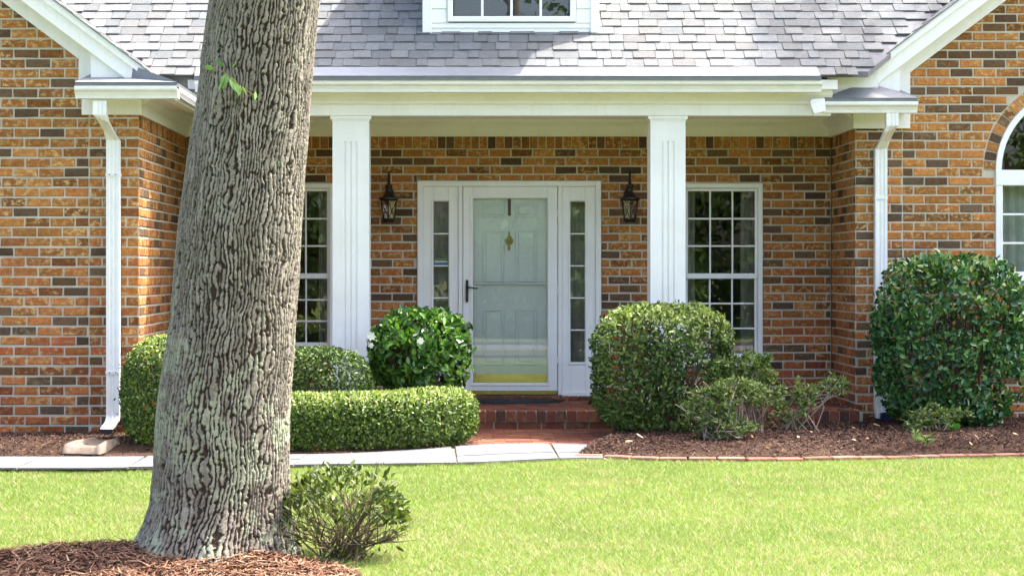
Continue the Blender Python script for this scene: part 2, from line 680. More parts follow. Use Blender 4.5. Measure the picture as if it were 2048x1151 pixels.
def cut_row(z0, z1, u0, u1, openings):
    """rectangular openings (ua,ub,za,zb) cut from the row"""
    segs = [(u0, u1, z0, z1)]
    for (ua, ub, za, zb) in openings:
        new = []
        for (a, b, c, d) in segs:
            if d <= za + 0.004 or c >= zb - 0.004 or b <= ua or a >= ub:
                new.append((a, b, c, d))
                continue
            if a < ua - 0.02:
                new.append((a, ua - 0.006, c, d))
            if b > ub + 0.02:
                new.append((ub + 0.006, b, c, d))
            if d - zb > 0.024:
                new.append((max(a, ua), min(b, ub), zb + 0.008, d))
            if za - c > 0.024:
                new.append((max(a, ua), min(b, ub), c, za - 0.008))
        segs = new
    return segs


def make_wall(quads, wall, name_stuff, pick=None, cap=300, rot=None, loc=(0, 0, 0), yfront=0.0, dark=0.17):
    """individual brick children where pick() says so, the rest joined as one stuff part"""
    stuff = MB()
    ind = []
    for q, full in quads:
        cu = sum(p[0] for p in q) / 4
        cz = sum(p[1] for p in q) / 4
        if pick and pick(cu, cz):
            ind.append(((q[1][0] - q[0][0]) * (q[2][1] - q[1][1]), random.random(), cu, cz, q, full))
        else:
            vs, fs = brick_geo(q)
            stuff.add(vs, fs, brick_colour(cz, dark))
    ind.sort(key=lambda t: (-round(t[0], 3), t[1]))
    for i, (ar, _, cu, cz, q, full) in enumerate(ind):
        if i >= cap:
            vs, fs = brick_geo(q)
            stuff.add(vs, fs, brick_colour(cz, dark))
            continue
        if full:
            zone = min(3, max(0, int(cz / 0.8)))
            o = link('brick', variant(zone, dark), wall, (cu, yfront, cz))
            if random.random() < 0.5:
                o.scale = (-1, 1, 1) if False else (1, 1, 1)
        else:
            b = MB()
            vs, fs = brick_geo([(p[0] - cu, p[1] - cz) for p in q])
            b.add(vs, fs, brick_colour(cz, dark))
            b.build('brick', M['brick'], wall, (cu, yfront, cz))
    if stuff.v:
        o = stuff.build(name_stuff, M['brick'], wall, (loc[0], loc[1] + (yfront if rot is None else 0), loc[2]), rot=rot)
        o['kind'] = 'stuff'


def wall_slab(u0, u1, ztop_fn, zlo, openings, arch=None, extra=()):
    """mortar backing, vertical slices; returns MB in (u, y, z) with its face at y = 0.008"""
    b = MB()
    xs = {u0, u1}
    for (ua, ub, za, zb) in openings:
        xs |= {ua, ub}
    for e in extra:
        xs.add(e)
    if arch:
        cx, cz, R, zb = arch
        for i in range(25):
            xs.add(cx + R * math.cos(math.pi * i / 24))
    xs = sorted(x for x in xs if u0 - 1e-6 <= x <= u1 + 1e-6)
    for a, c in zip(xs[:-1], xs[1:]):
        if c - a < 1e-6:
            continue
        mid = (a + c) / 2
        cuts = []
        for (ua, ub, za, zb) in openings:
            if ua <= mid <= ub:
                cuts.append((za, za, zb, zb))
        if arch and abs(mid - arch[0]) < arch[2]:
            cx, cz, R, zb0 = arch
            f = lambda x: cz + math.sqrt(max(0, R * R - (x - cx) ** 2))
            cuts.append((zb0, zb0, f(a), f(c)))
        cuts.sort()
        la = lc = zlo
        for (p, q, r, s) in cuts:
            b.add([(a, 0.008, la), (c, 0.008, lc), (c, 0.008, q), (a, 0.008, p)], [(0, 1, 2, 3)])
            # reveals
            b.add([(a, 0.008, p), (c, 0.008, q), (c, 0.12, q), (a, 0.12, p)], [(0, 1, 2, 3)])
            b.add([(a, 0.008, r), (c, 0.008, s), (c, 0.12, s), (a, 0.12, r)], [(3, 2, 1, 0)])
            la, lc = r, s
        b.add([(a, 0.008, la), (c, 0.008, lc), (c, 0.008, ztop_fn(c)), (a, 0.008, ztop_fn(a))], [(0, 1, 2, 3)])
    for (ua, ub, za, zb) in openings:
        for u in (ua, ub):
            b.add([(u, 0.008, za), (u, 0.12, za), (u, 0.12, zb), (u, 0.008, zb)], [(0, 1, 2, 3)])
    return b


# --- porch wall (y = 0)
DOOR = (PX(835, 0), PX(1202, 0), FLOOR + 0.042, PZ(362, 0))
WINR = (PX(1362, 0), PX(1525, 0), PZ(724, 0), PZ(367, 0))
WINL = (PX(512, 0), PX(668, 0), PZ(702, 0), PZ(367, 0))
OPEN_P = [DOOR, WINR, WINL]
porch_wall = wall_slab(XL, XR, lambda x: 2.80, -0.05, OPEN_P).build('wall', M['mortar'], house)
quads = lay_rows(-0.02, ZSOL, lambda k, z0, z1: [(a, a, b, b, c, d) for (a, b, c, d) in cut_row(z0, z1, XL + 0.006, XR - 0.006, OPEN_P)], 0.03)
# soldier course under the frieze
x = XL + 0.006
while x < XR - 0.07:
    quads.append(([(x, ZSOL + 0.005), (x + 0.069, ZSOL + 0.005), (x + 0.069, ZSOL + 0.19), (x, ZSOL + 0.19)], False))
    x += 0.0785


def pick_porch(u, z):
    px = VX + u * S(0)
    py = VY - (z - CAMZ) * S(0)
    return 615 < px < 1660 and 275 < py < 760 and not (1378 < px < 1450 and py > 640) and not (662 < px < 742) and not (1298 < px < 1373) and not (1200 < px < 1460 and py > 620) and not (740 < px < 930 and py > 630)


make_wall(quads, porch_wall, 'brick_courses', pick_porch)

# --- left wing front
RIDGE_L = -5.4
JL = PX(178, YL)
wall_l = wall_slab(-8.2, XL, lambda x: (left_z(x) if x > RIDGE_L else left_z(2 * RIDGE_L - x)) - 0.05, -0.1, [], extra=(RIDGE_L,)).build('wall', M['mortar'], house, (0, YL, 0))


def segs_left(k, z0, z1):
    top = (1.057 - z1 - 0.02) / MR
    right = min(XL - 0.001, top)
    lo = max(-8.2, 2 * RIDGE_L - top)
    s = []
    if lo < JL - 0.005:
        s.append((lo, lo, min(JL - 0.006, right), min(JL - 0.006, right), z0, z1))
    if right > JL + 0.03:
        s.append((JL + 0.004, JL + 0.004, right, right, z0, z1))
    return s


quads = lay_rows(-0.06, 5.0, segs_left, JL)


def pick_left(u, z):
    px = VX + u * S(YL)
    py = VY - (z - CAMZ) * S(YL)
    return -20 < px < 282 and -10 < py < 875


make_wall(quads, wall_l, 'brick_courses', pick_left, dark=0.09)

# --- right wing front with the arched window
RIDGE_R = 5.385
JR = PX(1806, YR)
ARX, ARZ, ARR = 5.385, PZ(340, YR), 0.726
AR_BOT = PZ(556, YR)
RING = ARR + 0.105
wall_r = wall_slab(XR, 2 * RIDGE_R - XR, lambda x: (right_z(x) if x < RIDGE_R else right_z(2 * RIDGE_R - x)) - 0.05, -0.1, [], (ARX, ARZ, ARR - 0.02, AR_BOT), extra=(RIDGE_R,)).build('wall', M['mortar'], house, (0, YR, 0))


def segs_right(k, z0, z1):
    top = (z1 + 0.02 - 0.495) / MR
    left = max(XR + 0.001, top)
    far_ = min(2 * RIDGE_R - XR, 2 * RIDGE_R - top)
    s = []
    for (a, b) in ((left, JR - 0.006), (JR + 0.004, far_)):
        a = max(a, left)
        if b - a < 0.03:
            continue
        zm = (z0 + z1) / 2
        if zm > ARZ + RING or zm < AR_BOT or b < ARX - RING:
            s.append((a, a, b, b, z0, z1))
            continue
        def hw(z):
            if z <= ARZ:
                return ARR + 0.004
            return math.sqrt(max(0, (RING + 0.008) ** 2 - (z - ARZ) ** 2))
        h0, h1 = hw(z0), hw(z1)
        if z0 < AR_BOT < z1:
            h0 = h1
        s.append((a, a, ARX - h0, ARX - h1, z0, z1))
        s.append((ARX + h0, ARX + h1, b, b, z0, z1))
    return s


quads = lay_rows(-0.06, 4.4, segs_right, JR)


def pick_right(u, z):
    px = VX + u * S(YR)
    py = VY - (z - CAMZ) * S(YR)
    return 1708 < px < 2070 and -10 < py < 850 and not (1775 < px and py > 560)


make_wall(quads, wall_r, 'brick_courses', pick_right, dark=0.22)
nv = 30
for i in range(nv):
    a0 = math.pi * i / nv + 0.006
    a1 = math.pi * (i + 1) / nv - 0.006
    r0, r1 = ARR + 0.006, RING - 0.002
    q = [(ARX + r * math.cos(a), ARZ + r * math.sin(a)) for r, a in ((r0, a1), (r0, a0), (r1, a0), (r1, a1))]
    cu, cz = sum(p[0] for p in q) / 4, sum(p[1] for p in q) / 4
    b = MB()
    r = lambda: random.uniform(-0.002, 0.002)
    back = [(p[0] - cu, 0.03, p[1] - cz) for p in q]
    fr = [((p[0] - cu) * 0.95 + r(), -0.001, (p[1] - cz) * 0.95 + r()) for p in q]
    b.add(back + fr, [(0, 1, 5, 4), (1, 2, 6, 5), (2, 3, 7, 6), (3, 0, 4, 7), (4, 5, 6, 7)], brick_colour(2.2, 0.4))
    b.build('arch_brick', M['brick'], wall_r, (cu, 0, cz))

# --- return walls
ret_l = wall_slab(YL, 0.01, lambda x: 2.75, -0.1, []).build('wall', M['mortar'], house, (XL, 0, 0), rot=(0, 0, math.pi / 2))
q = lay_rows(-0.06, ZSOL, lambda k, z0, z1: [(YL + 0.03, YL + 0.03, -0.004, -0.004, z0, z1)], YL + 0.08)
y = YL + 0.03
while y < -0.07:
    q.append(([(y, ZSOL + 0.005), (y + 0.069, ZSOL + 0.005), (y + 0.069, ZSOL + 0.19), (y, ZSOL + 0.19)], False))
    y += 0.0785
make_wall(q, ret_l, 'brick_courses')
ret_r = wall_slab(-0.01, -YR, lambda x: 2.75, -0.1, []).build('wall', M['mortar'], house, (XR, 0, 0), rot=(0, 0, -math.pi / 2))
q = lay_rows(-0.06, ZSOL, lambda k, z0, z1: [(0.004, 0.004, -YR - 0.03, -YR - 0.03, z0, z1)], 0.02)
y = 0.004
while y < -YR - 0.09:
    q.append(([(y, ZSOL + 0.005), (y + 0.069, ZSOL + 0.005), (y + 0.069, ZSOL + 0.19), (y, ZSOL + 0.19)], False))
    y += 0.0785
make_wall(q, ret_r, 'brick_courses')
# rear and outer walls that close the house (never in view)
mb = MB()
mb.box(-8.2, -8.0, YL + 0.05, 9.0, -0.1, 2.75)
mb.box(2 * RIDGE_R - XR - 0.2, 2 * RIDGE_R - XR, YR + 0.05, 9.0, -0.1, 2.75)
mb.box(-8.0, 7.1, 8.8, 9.0, -0.1, 2.75)
mb.build('outer_wall', M['mortar'], house)

# --- rooms behind the glass
def room(x0, x1, y0, y1, z0, z1, openings_front):
    b = MB()
    b.add([(x0, y1, z0), (x1, y1, z0), (x1, y1, z1), (x0, y1, z1)], [(0, 1, 2, 3)])
    b.add([(x0, y0, z0), (x0, y1, z0), (x0, y1, z1), (x0, y0, z1)], [(0, 1, 2, 3)])
    b.add([(x1, y0, z0), (x1, y1, z0), (x1, y1, z1), (x1, y0, z1)], [(3, 2, 1, 0)])
    b.add([(x0, y0, z1), (x1, y0, z1), (x1, y1, z1), (x0, y1, z1)], [(0, 1, 2, 3)])
    b.build('room_wall', M['room'], house)
    b = MB()
    b.add([(x0, y0, z0), (x1, y0, z0), (x1, y1, z0), (x0, y1, z0)], [(0, 1, 2, 3)])
    b.build('room_floor', M['roomfloor'], house)


room(XL - 1.5, XR + 0.3, 0.13, 3.6, FLOOR, 2.9, None)
room(XR + 0.05, 2 * RIDGE_R - XR - 0.25, YR + 0.13, 2.6, FLOOR, 3.4, None)


# ------------------------------------------------------------------ windows
def pane(parent, x0, x1, z0, z1, y, mat, tilt=0.0016):
    cx, cz = (x0 + x1) / 2, (z0 + z1) / 2
    w, h = (x1 - x0) / 2, (z1 - z0) / 2
    b = MB()
    b.add([(-w, 0, -h), (w, 0, -h), (w, 0, h), (-w, 0, h)], [(0, 1, 2, 3)])
    return b.build('pane', mat, parent, (cx, y, cz), rot=(random.uniform(-tilt, tilt), 0, random.uniform(-tilt, tilt)))


def frame_mb(x0, x1, z0, z1, t, y0, y1, tb=None, tt=None):
    tb = t if tb is None else tb
    tt = t if tt is None else tt
    b = MB()
    b.bbox(x0, x0 + t, y0, y1, z0, z1)
    b.bbox(x1 - t, x1, y0, y1, z0, z1)
    b.bbox(x0 + t, x1 - t, y0 + 0.001, y1, z1 - tt, z1)
    b.bbox(x0 + t, x1 - t, y0 + 0.001, y1, z0, z0 + tb)
    return b


def hung_window(x0, x1, z0, z1, zm, name_mat='white'):
    """double-hung window with 3 x 3 lights in each sash"""
    win = frame_mb(x0, x1, z0, z1, 0.042, -0.014, 0.09).build('window', M['white'], house)
    b = MB()
    b.bbox(x0 - 0.02, x1 + 0.02, -0.045, 0.0, z0 - 0.035, z0)
    b.build('sill', M['white'], win)
    a, c = x0 + 0.042, x1 - 0.042
    for (lo, hi, y) in ((zm - 0.005, z1 - 0.042, 0.020), (z0 + 0.042, zm + 0.03, 0.045)):
        top = hi == z1 - 0.042
        s = frame_mb(a, c, lo, hi, 0.026, y, y + 0.03, tb=0.05 if top else 0.04, tt=0.03 if top else 0.035).build('sash', M['white'], win)
        ga, gc = a + 0.026, c - 0.026
        gl, gh = lo + (0.05 if top else 0.04), hi - (0.03 if top else 0.035)
        m = 0.016
        for i in (1, 2):
            xm = ga + (gc - ga) * i / 3
            MB().bbox(xm - m / 2, xm + m / 2, y + 0.008, y + 0.026, gl, gh, 0.003).build('muntin', M['white'], win)
            zz = gl + (gh - gl) * i / 3
            MB().bbox(ga, gc, y + 0.010, y + 0.024, zz - m / 2, zz + m / 2, 0.003).build('muntin', M['white'], win)
        for i in range(3):
            for j in range(3):
                pane(win, ga + (gc - ga) * i / 3 + m / 2, ga + (gc - ga) * (i + 1) / 3 - m / 2,
                     gl + (gh - gl) * j / 3 + m / 2, gl + (gh - gl) * (j + 1) / 3 - m / 2, y + 0.017, M['glass'])
    return win


ZM = PZ(556, 0)
hung_window(*WINR[:2], *WINR[2:], ZM)
hung_window(*WINL[:2], *WINL[2:], ZM)


def curtain(x0, x1, z0, z1, y, mat, waves=5.0, amp=0.03):
    n = int((x1 - x0) / 0.012)
    xs = np.linspace(x0, x1, n)
    ys = y + amp * np.sin(xs * 2 * math.pi * waves / max(0.05, (x1 - x0))) + amp * 0.4 * np.sin(xs * 71)
    v = np.concatenate([np.stack([xs, ys, np.full(n, z0)], 1), np.stack([xs, ys * 1.0, np.full(n, z1)], 1)])
    i = np.arange(n - 1)
    f = np.stack([i, i + 1, n + i + 1, n + i], 1)
    return link('curtain', fast_mesh('curtain', v, f, mat, None, True), house)


curtain(WINR[1] - 0.17, WINR[1] - 0.03, FLOOR + 0.05, WINR[3], 0.24, M['drape'], 3)
curtain(WINR[0] + 0.03, WINR[0] + 0.16, FLOOR + 0.05, WINR[3], 0.24, M['drape'], 3)
curtain(WINL[1] - 0.16, WINL[1] - 0.03, FLOOR + 0.05, WINL[3], 0.24, M['drape'], 3)
curtain(WINL[0] + 0.03, WINL[0] + 0.2, FLOOR + 0.05, WINL[3], 0.24, M['curtain'], 3)
curtain(4.70, 6.07, FLOOR + 0.3, ARZ - 0.10, YR + 0.26, M['curtain'], 16, 0.02)

# arched window
ZT = PZ(364, YR)
aw = MB()
segn = 28
for i in range(segn):
    a0, a1 = math.pi * i / segn, math.pi * (i + 1) / segn
    q = []
    for r in (ARR, ARR - 0.05):
        for a in (a0, a1):
            q.append((ARX + r * math.cos(a), ARZ + r * math.sin(a)))
    aw.prism([q[0], q[1], q[3], q[2]], 'y', YR - 0.012, YR + 0.09)
aw.bbox(ARX - ARR, ARX + ARR, YR - 0.016, YR + 0.09, ZT - 0.03, ARZ)
aw.bbox(ARX - ARR, ARX - ARR + 0.06, YR - 0.012, YR + 0.09, AR_BOT, ZT - 0.03)
aw.bbox(ARX + ARR - 0.06, ARX + ARR, YR - 0.012, YR + 0.09, AR_BOT, ZT - 0.03)
aw.bbox(ARX - ARR + 0.06, ARX + ARR - 0.06, YR - 0.011, YR + 0.09, AR_BOT, AR_BOT + 0.055)
arched = aw.build('window', M['white'], house)
b = MB()
n = 26
b.add([(ARX, YR + 0.03, ARZ)] + [(ARX + (ARR - 0.05) * math.cos(math.pi * i / n), YR + 0.03, ARZ + (ARR - 0.05) * math.sin(math.pi * i / n)) for i in range(n + 1)], [(0, i + 1, i + 2) for i in range(n)])
b.build('pane', M['glass'], arched)
gx0, gx1, gz0, gz1 = ARX - ARR + 0.06, ARX + ARR - 0.06, AR_BOT + 0.055, ZT - 0.03
for i in range(1, 6):
    xm = gx0 + (gx1 - gx0) * i / 6
    MB().bbox(xm - 0.009, xm + 0.009, YR + 0.022, YR + 0.04, gz0, gz1, 0.003).build('muntin', M['white'], arched)
for j in (1, 2):
    zz = gz0 + (gz1 - gz0) * j / 3
    MB().bbox(gx0, gx1, YR + 0.024, YR + 0.038, zz - 0.009, zz + 0.009, 0.003).build('muntin', M['white'], arched)
for i in range(6):
    for j in range(3):
        pane(arched, gx0 + (gx1 - gx0) * i / 6 + 0.009, gx0 + (gx1 - gx0) * (i + 1) / 6 - 0.009, gz0 + (gz1 - gz0) * j / 3 + 0.009, gz0 + (gz1 - gz0) * (j + 1) / 3 - 0.009, YR + 0.031, M['glass'])
b = MB()
b.bbox(ARX - ARR - 0.03, ARX + ARR + 0.03, YR - 0.05, YR + 0.02, AR_BOT - 0.06, AR_BOT - 0.001)
b.build('sill', M['white'], arched)

# ------------------------------------------------------------------ entry: casing, sidelights, storm door, panelled door
DX0, DX1, DZ0, DZ1 = DOOR
dz = lambda py: PZ(py, 0)
dx = lambda px: PX(px, 0)
b = MB()
b.bbox(DX0, DX0 + 0.05, -0.022, 0.10, DZ0, DZ1)
b.bbox(DX1 - 0.05, DX1, -0.022, 0.10, DZ0, DZ1)
b.bbox(DX0 + 0.05, DX1 - 0.05, -0.020, 0.10, DZ1 - 0.05, DZ1)
b.bbox(dx(917), dx(925), -0.018, 0.10, DZ0, DZ1 - 0.05)
b.bbox(dx(1116), dx(1124), -0.018, 0.10, DZ0, DZ1 - 0.05)
b.bbox(DX0 + 0.05, dx(917), -0.012, 0.10, DZ0 - 0.018, DZ0 + 0.03)
b.bbox(dx(1124), DX1 - 0.05, -0.012, 0.10, DZ0 - 0.018, DZ0 + 0.03)
b.build('door_casing', M['white'], house)


def sidelight(x0, x1, g0, g1, zt, zb):
    """x0..x1 panel, g0..g1 glass"""
    w = MB()
    z0, z1 = DZ0 + 0.03, DZ1 - 0.05
    w.bbox(x0, g0, 0.004, 0.08, z0, z1)
    w.bbox(g1, x1, 0.004, 0.08, z0, z1)
    w.bbox(g0, g1, 0.005, 0.08, zt, z1)
    w.bbox(g0, g1, 0.005, 0.08, z0, zb)
    s = w.build('sidelight', M['white'], house)
    frame_mb(g0 - 0.022, g1 + 0.022, zb - 0.022, zt + 0.022, 0.018, -0.006, 0.01).build('moulding', M['white'], s)
    for j in range(5):
        a = zb + (zt - zb) * j / 5
        c = zb + (zt - zb) * (j + 1) / 5
        pane(s, g0, g1, a + 0.006, c - 0.006, 0.03, M['glass'])
        if j:
            MB().bbox(g0, g1, 0.018, 0.04, a - 0.006, a + 0.006, 0.002).build('muntin', M['white'], s)
    return s


sl = sidelight(DX0 + 0.05, dx(917), dx(867), dx(897), dz(403), dz(724))
sidelight(dx(1124), DX1 - 0.05, dx(1141), dx(1170), dz(403), dz(724))
for (z0, z1, c) in ((527, 530, (0.06, 0.16, 0.30)), (521, 525, (0.42, 0.46, 0.44)), (517, 519, (0.16, 0.32, 0.12))):
    MB().box(dx(869), dx(895), 0.0265, 0.0275, dz(z1), dz(z0)).build('sticker', m_simple('sticker_ink', c, 0.5, 0.15, 60), sl)

curtain(dx(860), dx(904), FLOOR + 0.1, dz(395), 0.16, M['drape'], 3, 0.008)
curtain(dx(1134), dx(1177), FLOOR + 0.1, dz(395), 0.16, M['drape'], 3, 0.008)
# panelled door
b = MB()
b.box(dx(930), dx(1111), 0.055, 0.10, DZ0 + 0.01, dz(380))
pd = b.build('entry_door', M['door'], house)
for (pa, pb) in ((968, 1007), (1033, 1072)):
    for (ya, yb) in ((407, 432), (463, 568), (622, 727)):
        b = MB()
        x0, x1, z0, z1 = dx(pa), dx(pb), dz(yb), dz(ya)
        frame_mb(x0 - 0.012, x1 + 0.012, z0 - 0.012, z1 + 0.012, 0.012, 0.043, 0.056).build('panel_moulding', M['door'], pd)
        b.bbox(x0 + 0.014, x1 - 0.014, 0.044, 0.056, z0 + 0.014, z1 - 0.014, 0.010)
        b.build('panel', M['door'], pd)
b = MB()
b.box(dx(948), dx(1094), 0.050, 0.0545, dz(768), dz(748))
b.build('kick_plate', M['brass'], pd)
# knocker: urn-shaped plate and ring
b = MB()
kx = dx(1018.5)
prof = [(462, 0.004), (466, 0.010), (470, 0.008), (474, 0.022), (479, 0.030), (484, 0.027), (489, 0.016), (492, 0.008), (496, 0.014), (501, 0.006)]
for (p0, w0), (p1, w1) in zip(prof[:-1], prof[1:]):
    za, zb = dz(p0), dz(p1)
    b.add([(kx - w0, 0.052, za), (kx, 0.036, za), (kx + w0, 0.052, za), (kx - w1, 0.052, zb), (kx, 0.034, zb), (kx + w1, 0.052, zb)], [(0, 1, 4, 3), (1, 2, 5, 4)])
b.tube([(kx + 0.036 * math.cos(a), 0.032, dz(480) + 0.042 * math.sin(a)) for a in np.linspace(math.pi * 0.9, math.pi * 2.1, 14)], 0.005, 6)
b.build('knocker', M['brass'], pd, smooth=False)
b = MB()
b.box(dx(1016), dx(1022), 0.046, 0.050, dz(431), dz(396))
b.build('wreath_hanger', M['iron'], pd)

# storm door
sx0, sx1, sz0, sz1 = dx(926), dx(1115), DZ0 + 0.028, dz(373)
b = MB()
gx0, gx1, gz0, gz1 = dx(946), dx(1095), dz(765), dz(397)
b.bbox(sx0, gx0, -0.008, 0.022, sz0, sz1, 0.005)
b.bbox(gx1, sx1, -0.008, 0.022, sz0, sz1, 0.005)
b.bbox(gx0, gx1, -0.007, 0.022, gz1, sz1, 0.005)
b.bbox(gx0, gx1, -0.007, 0.022, sz0, gz0, 0.005)
sd = b.build('storm_door', M['white'], house)
frame_mb(gx0 - 0.03, gx1 + 0.03, gz0 - 0.03, gz1 + 0.03, 0.026, -0.014, -0.004).build('moulding', M['white'], sd)
zr = dz(566)
MB().bbox(gx0, gx1, -0.004, 0.014, zr - 0.004, zr + 0.004, 0.002).build('mid_rail', M['white'], sd)
MB().box(gx0, gx1, -0.0045, 0.012, zr + 0.004, zr + 0.0085).build('rail_gasket', M['black'], sd)
pane(sd, gx0, gx1, gz0, zr - 0.004, 0.004, M['stormglass'], 0.0004)
pane(sd, gx0, gx1, zr + 0.0085, gz1, 0.006, M['stormglass'], 0.0004)
MB().bbox(sx0 + 0.005, sx1 - 0.005, -0.016, 0.02, DZ0 + 0.001, DZ0 + 0.042, 0.004).build('bottom_sweep', M['brass'], sd)
b = MB()
hx = dx(934)
b.prism([(hx + 0.014 * math.cos(a), (dz(562) if math.sin(a) > 0 else dz(601)) + 0.014 * math.sin(a)) for a in np.linspace(0, 2 * math.pi, 16, endpoint=False) + 0.01], 'y', -0.022, -0.008)
b.build('handle_plate', M['iron'], sd)
MB().tube([(hx, -0.02, dz(574)), (hx, -0.05, dz(574)), (hx + 0.03, -0.056, dz(574.5)), (hx + 0.09, -0.052, dz(576.5)), (hx + 0.10, -0.046, dz(575.5))], [0.008, 0.008, 0.007, 0.006, 0.004], 8).build('handle', M['iron'], sd, smooth=True)
for z in (sz0 + 0.3, sz0 + 0.95, sz1 - 0.25):
    MB().tube([(sx1 + 0.001, -0.012, z - 0.035), (sx1 + 0.001, -0.012, z + 0.035)], 0.005, 6).build('hinge', M['white'], sd)

# ------------------------------------------------------------------ porch trim: frieze, crown, ceiling, beam, columns
b = MB()
b.bbox(XL + 0.02, XR - 0.02, -0.024, 0.004, 2.612, 2.715)
b.prism([(-0.0245, 2.703), (-0.032, 2.703), (-0.036, 2.712), (-0.062, 2.742), (-0.066, 2.752), (-0.066, 2.79), (-0.0245, 2.79)], 'x', XL + 0.02, XR - 0.02)
b.build('frieze_board', M['white'], house)
b = MB()
b.box(XL - 0.02, XR + 0.02, -1.50, 0.02, 2.785, 2.83)
b.build('porch_ceiling', M['soffit'], house)
b = MB()
MB().box(XR - 0.30, XR + 0.14, -1.40, -1.20, 2.79, 3.17).build('eave_filler', M['gutter'], house)
MB().box(XL - 0.14, XL + 0.30, -1.44, -1.22, 2.79, 3.13).build('eave_filler', M['gutter'], house)
BX0, BX1 = PX(390, -1.6), PX(1640, -1.6)
b.bbox(XL + 0.28, XR - 0.28, -1.485, -1.16, 2.686, 2.80, 0.006)
b.prism([(-1.486, 2.795), (-1.50, 2.795), (-1.505, 2.81), (-1.545, 2.862), (-1.55, 2.90), (-1.20, 2.90), (-1.20, 2.795)], 'x', XL + 0.28, XR - 0.28)
b.bbox(XL + 0.25, XR - 0.25, -1.615, -1.2, 2.9005, 2.985, 0.004)
b.build('porch_beam', M['white'], house)


def column(x0, x1):
    y0, y1 = -1.465, -1.165
    zc = 2.47
    cx = (x0 + x1) / 2
    g = []
    pts = [(x0, y0)]
    for o in (-0.048, 0.0, 0.048):
        pts += [(cx + o - 0.009, y0), (cx + o - 0.005, y0 + 0.011), (cx + o + 0.005, y0 + 0.011), (cx + o + 0.009, y0)]
    pts += [(x1, y0), (x1, y1), (x0, y1)]
    b = MB()
    b.prism(pts, 'z', FLOOR + 0.16, zc)
    b.box(x0, x1, y0, y1, zc, 2.66)
    c = b.build('column', M['white'], house)
    k = MB()
    for (e, za, zb) in ((0.006, 2.645, 2.660), (0.02, 2.660, 2.6855)):
        k.box(x0 - e, x1 + e, y0 - e * 0.6, y1 + e, za, zb)
    k.build('capital', M['white'], c)
    k = MB()
    k.box(x0 - 0.02, x1 + 0.02, y0 - 0.02, y1 + 0.02, FLOOR + 0.001, FLOOR + 0.15)
    k.box(x0 - 0.01, x1 + 0.01, y0 - 0.01, y1 + 0.01, FLOOR + 0.15, FLOOR + 0.165)
    k.build('base', M['white'], c)


column(PX(665, -1.465), PX(738, -1.465))
column(PX(1301, -1.465), PX(1371, -1.465))


# ------------------------------------------------------------------ gutters and downspouts
def gut_prof(y, zt, h=0.095, d=0.12):
    """(y,z) section of an ogee gutter; y is the fascia face, opening forwards (-y)"""
    zb = zt - h
    return [(y, zb), (y - d * 0.68, zb), (y - d * 0.72, zb + h * 0.25), (y - d * 0.82, zb + h * 0.5), (y - d * 0.98, zb + h * 0.68), (y - d, zb + h * 0.78), (y - d, zt), (y, zt - 0.004)]


GX0, GX1 = PX(389, -1.74), PX(1645, -1.74)
b = MB()
b.prism(gut_prof(-1.616, 2.966), 'x', GX0, GX1)
g = b.build('gutter', M['gutter'], house)
MB().box(GX0 - 0.005, GX1 - 0.01, -1.748, -1.70, 2.9665, 3.000).build('gutter_lip', M['lip'], g)
b = MB()
b.prism([(-1.752, 3.0005), (-1.752, 3.004), (-1.58, main_z(-1.58) + 0.006), (-1.58, main_z(-1.58) - 0.02)], 'x', GX0, GX1 - 0.02)
b.build('gutter_guard', M['guard'], g)


def rect_sweep(pts, w, d, mat, name, parent, ribs=True):
    """rectangular pipe with two shallow ribs down its face; pts are centres, w along x, d along y"""
    b = MB()
    prof = [(-w / 2, -d / 2), (-w * 0.28, -d / 2), (-w * 0.22, -d / 2 + 0.005), (-w * 0.06, -d / 2 + 0.005), (0, -d / 2), (w * 0.06, -d / 2 + 0.005), (w * 0.22, -d / 2 + 0.005), (w * 0.28, -d / 2), (w / 2, -d / 2), (w / 2, d / 2), (-w / 2, d / 2)]
    n = len(prof)
    vs, fs = [], []
    for i, p in enumerate(pts):
        for (u, v) in prof:
            vs.append((p[0] + u, p[1] + v, p[2] + (p[3] if len(p) > 3 else 0) * u))
    for i in range(len(pts) - 1):
        for k in range(n):
            fs.append((i * n + k, i * n + (k + 1) % n, (i + 1) * n + (k + 1) % n, (i + 1) * n + k))
    fs.append(tuple(range(n)))
    fs.append(tuple((len(pts) - 1) * n + k for k in range(n - 1, -1, -1)))
    b.add(vs, fs)
    return b.build(name, mat, parent)


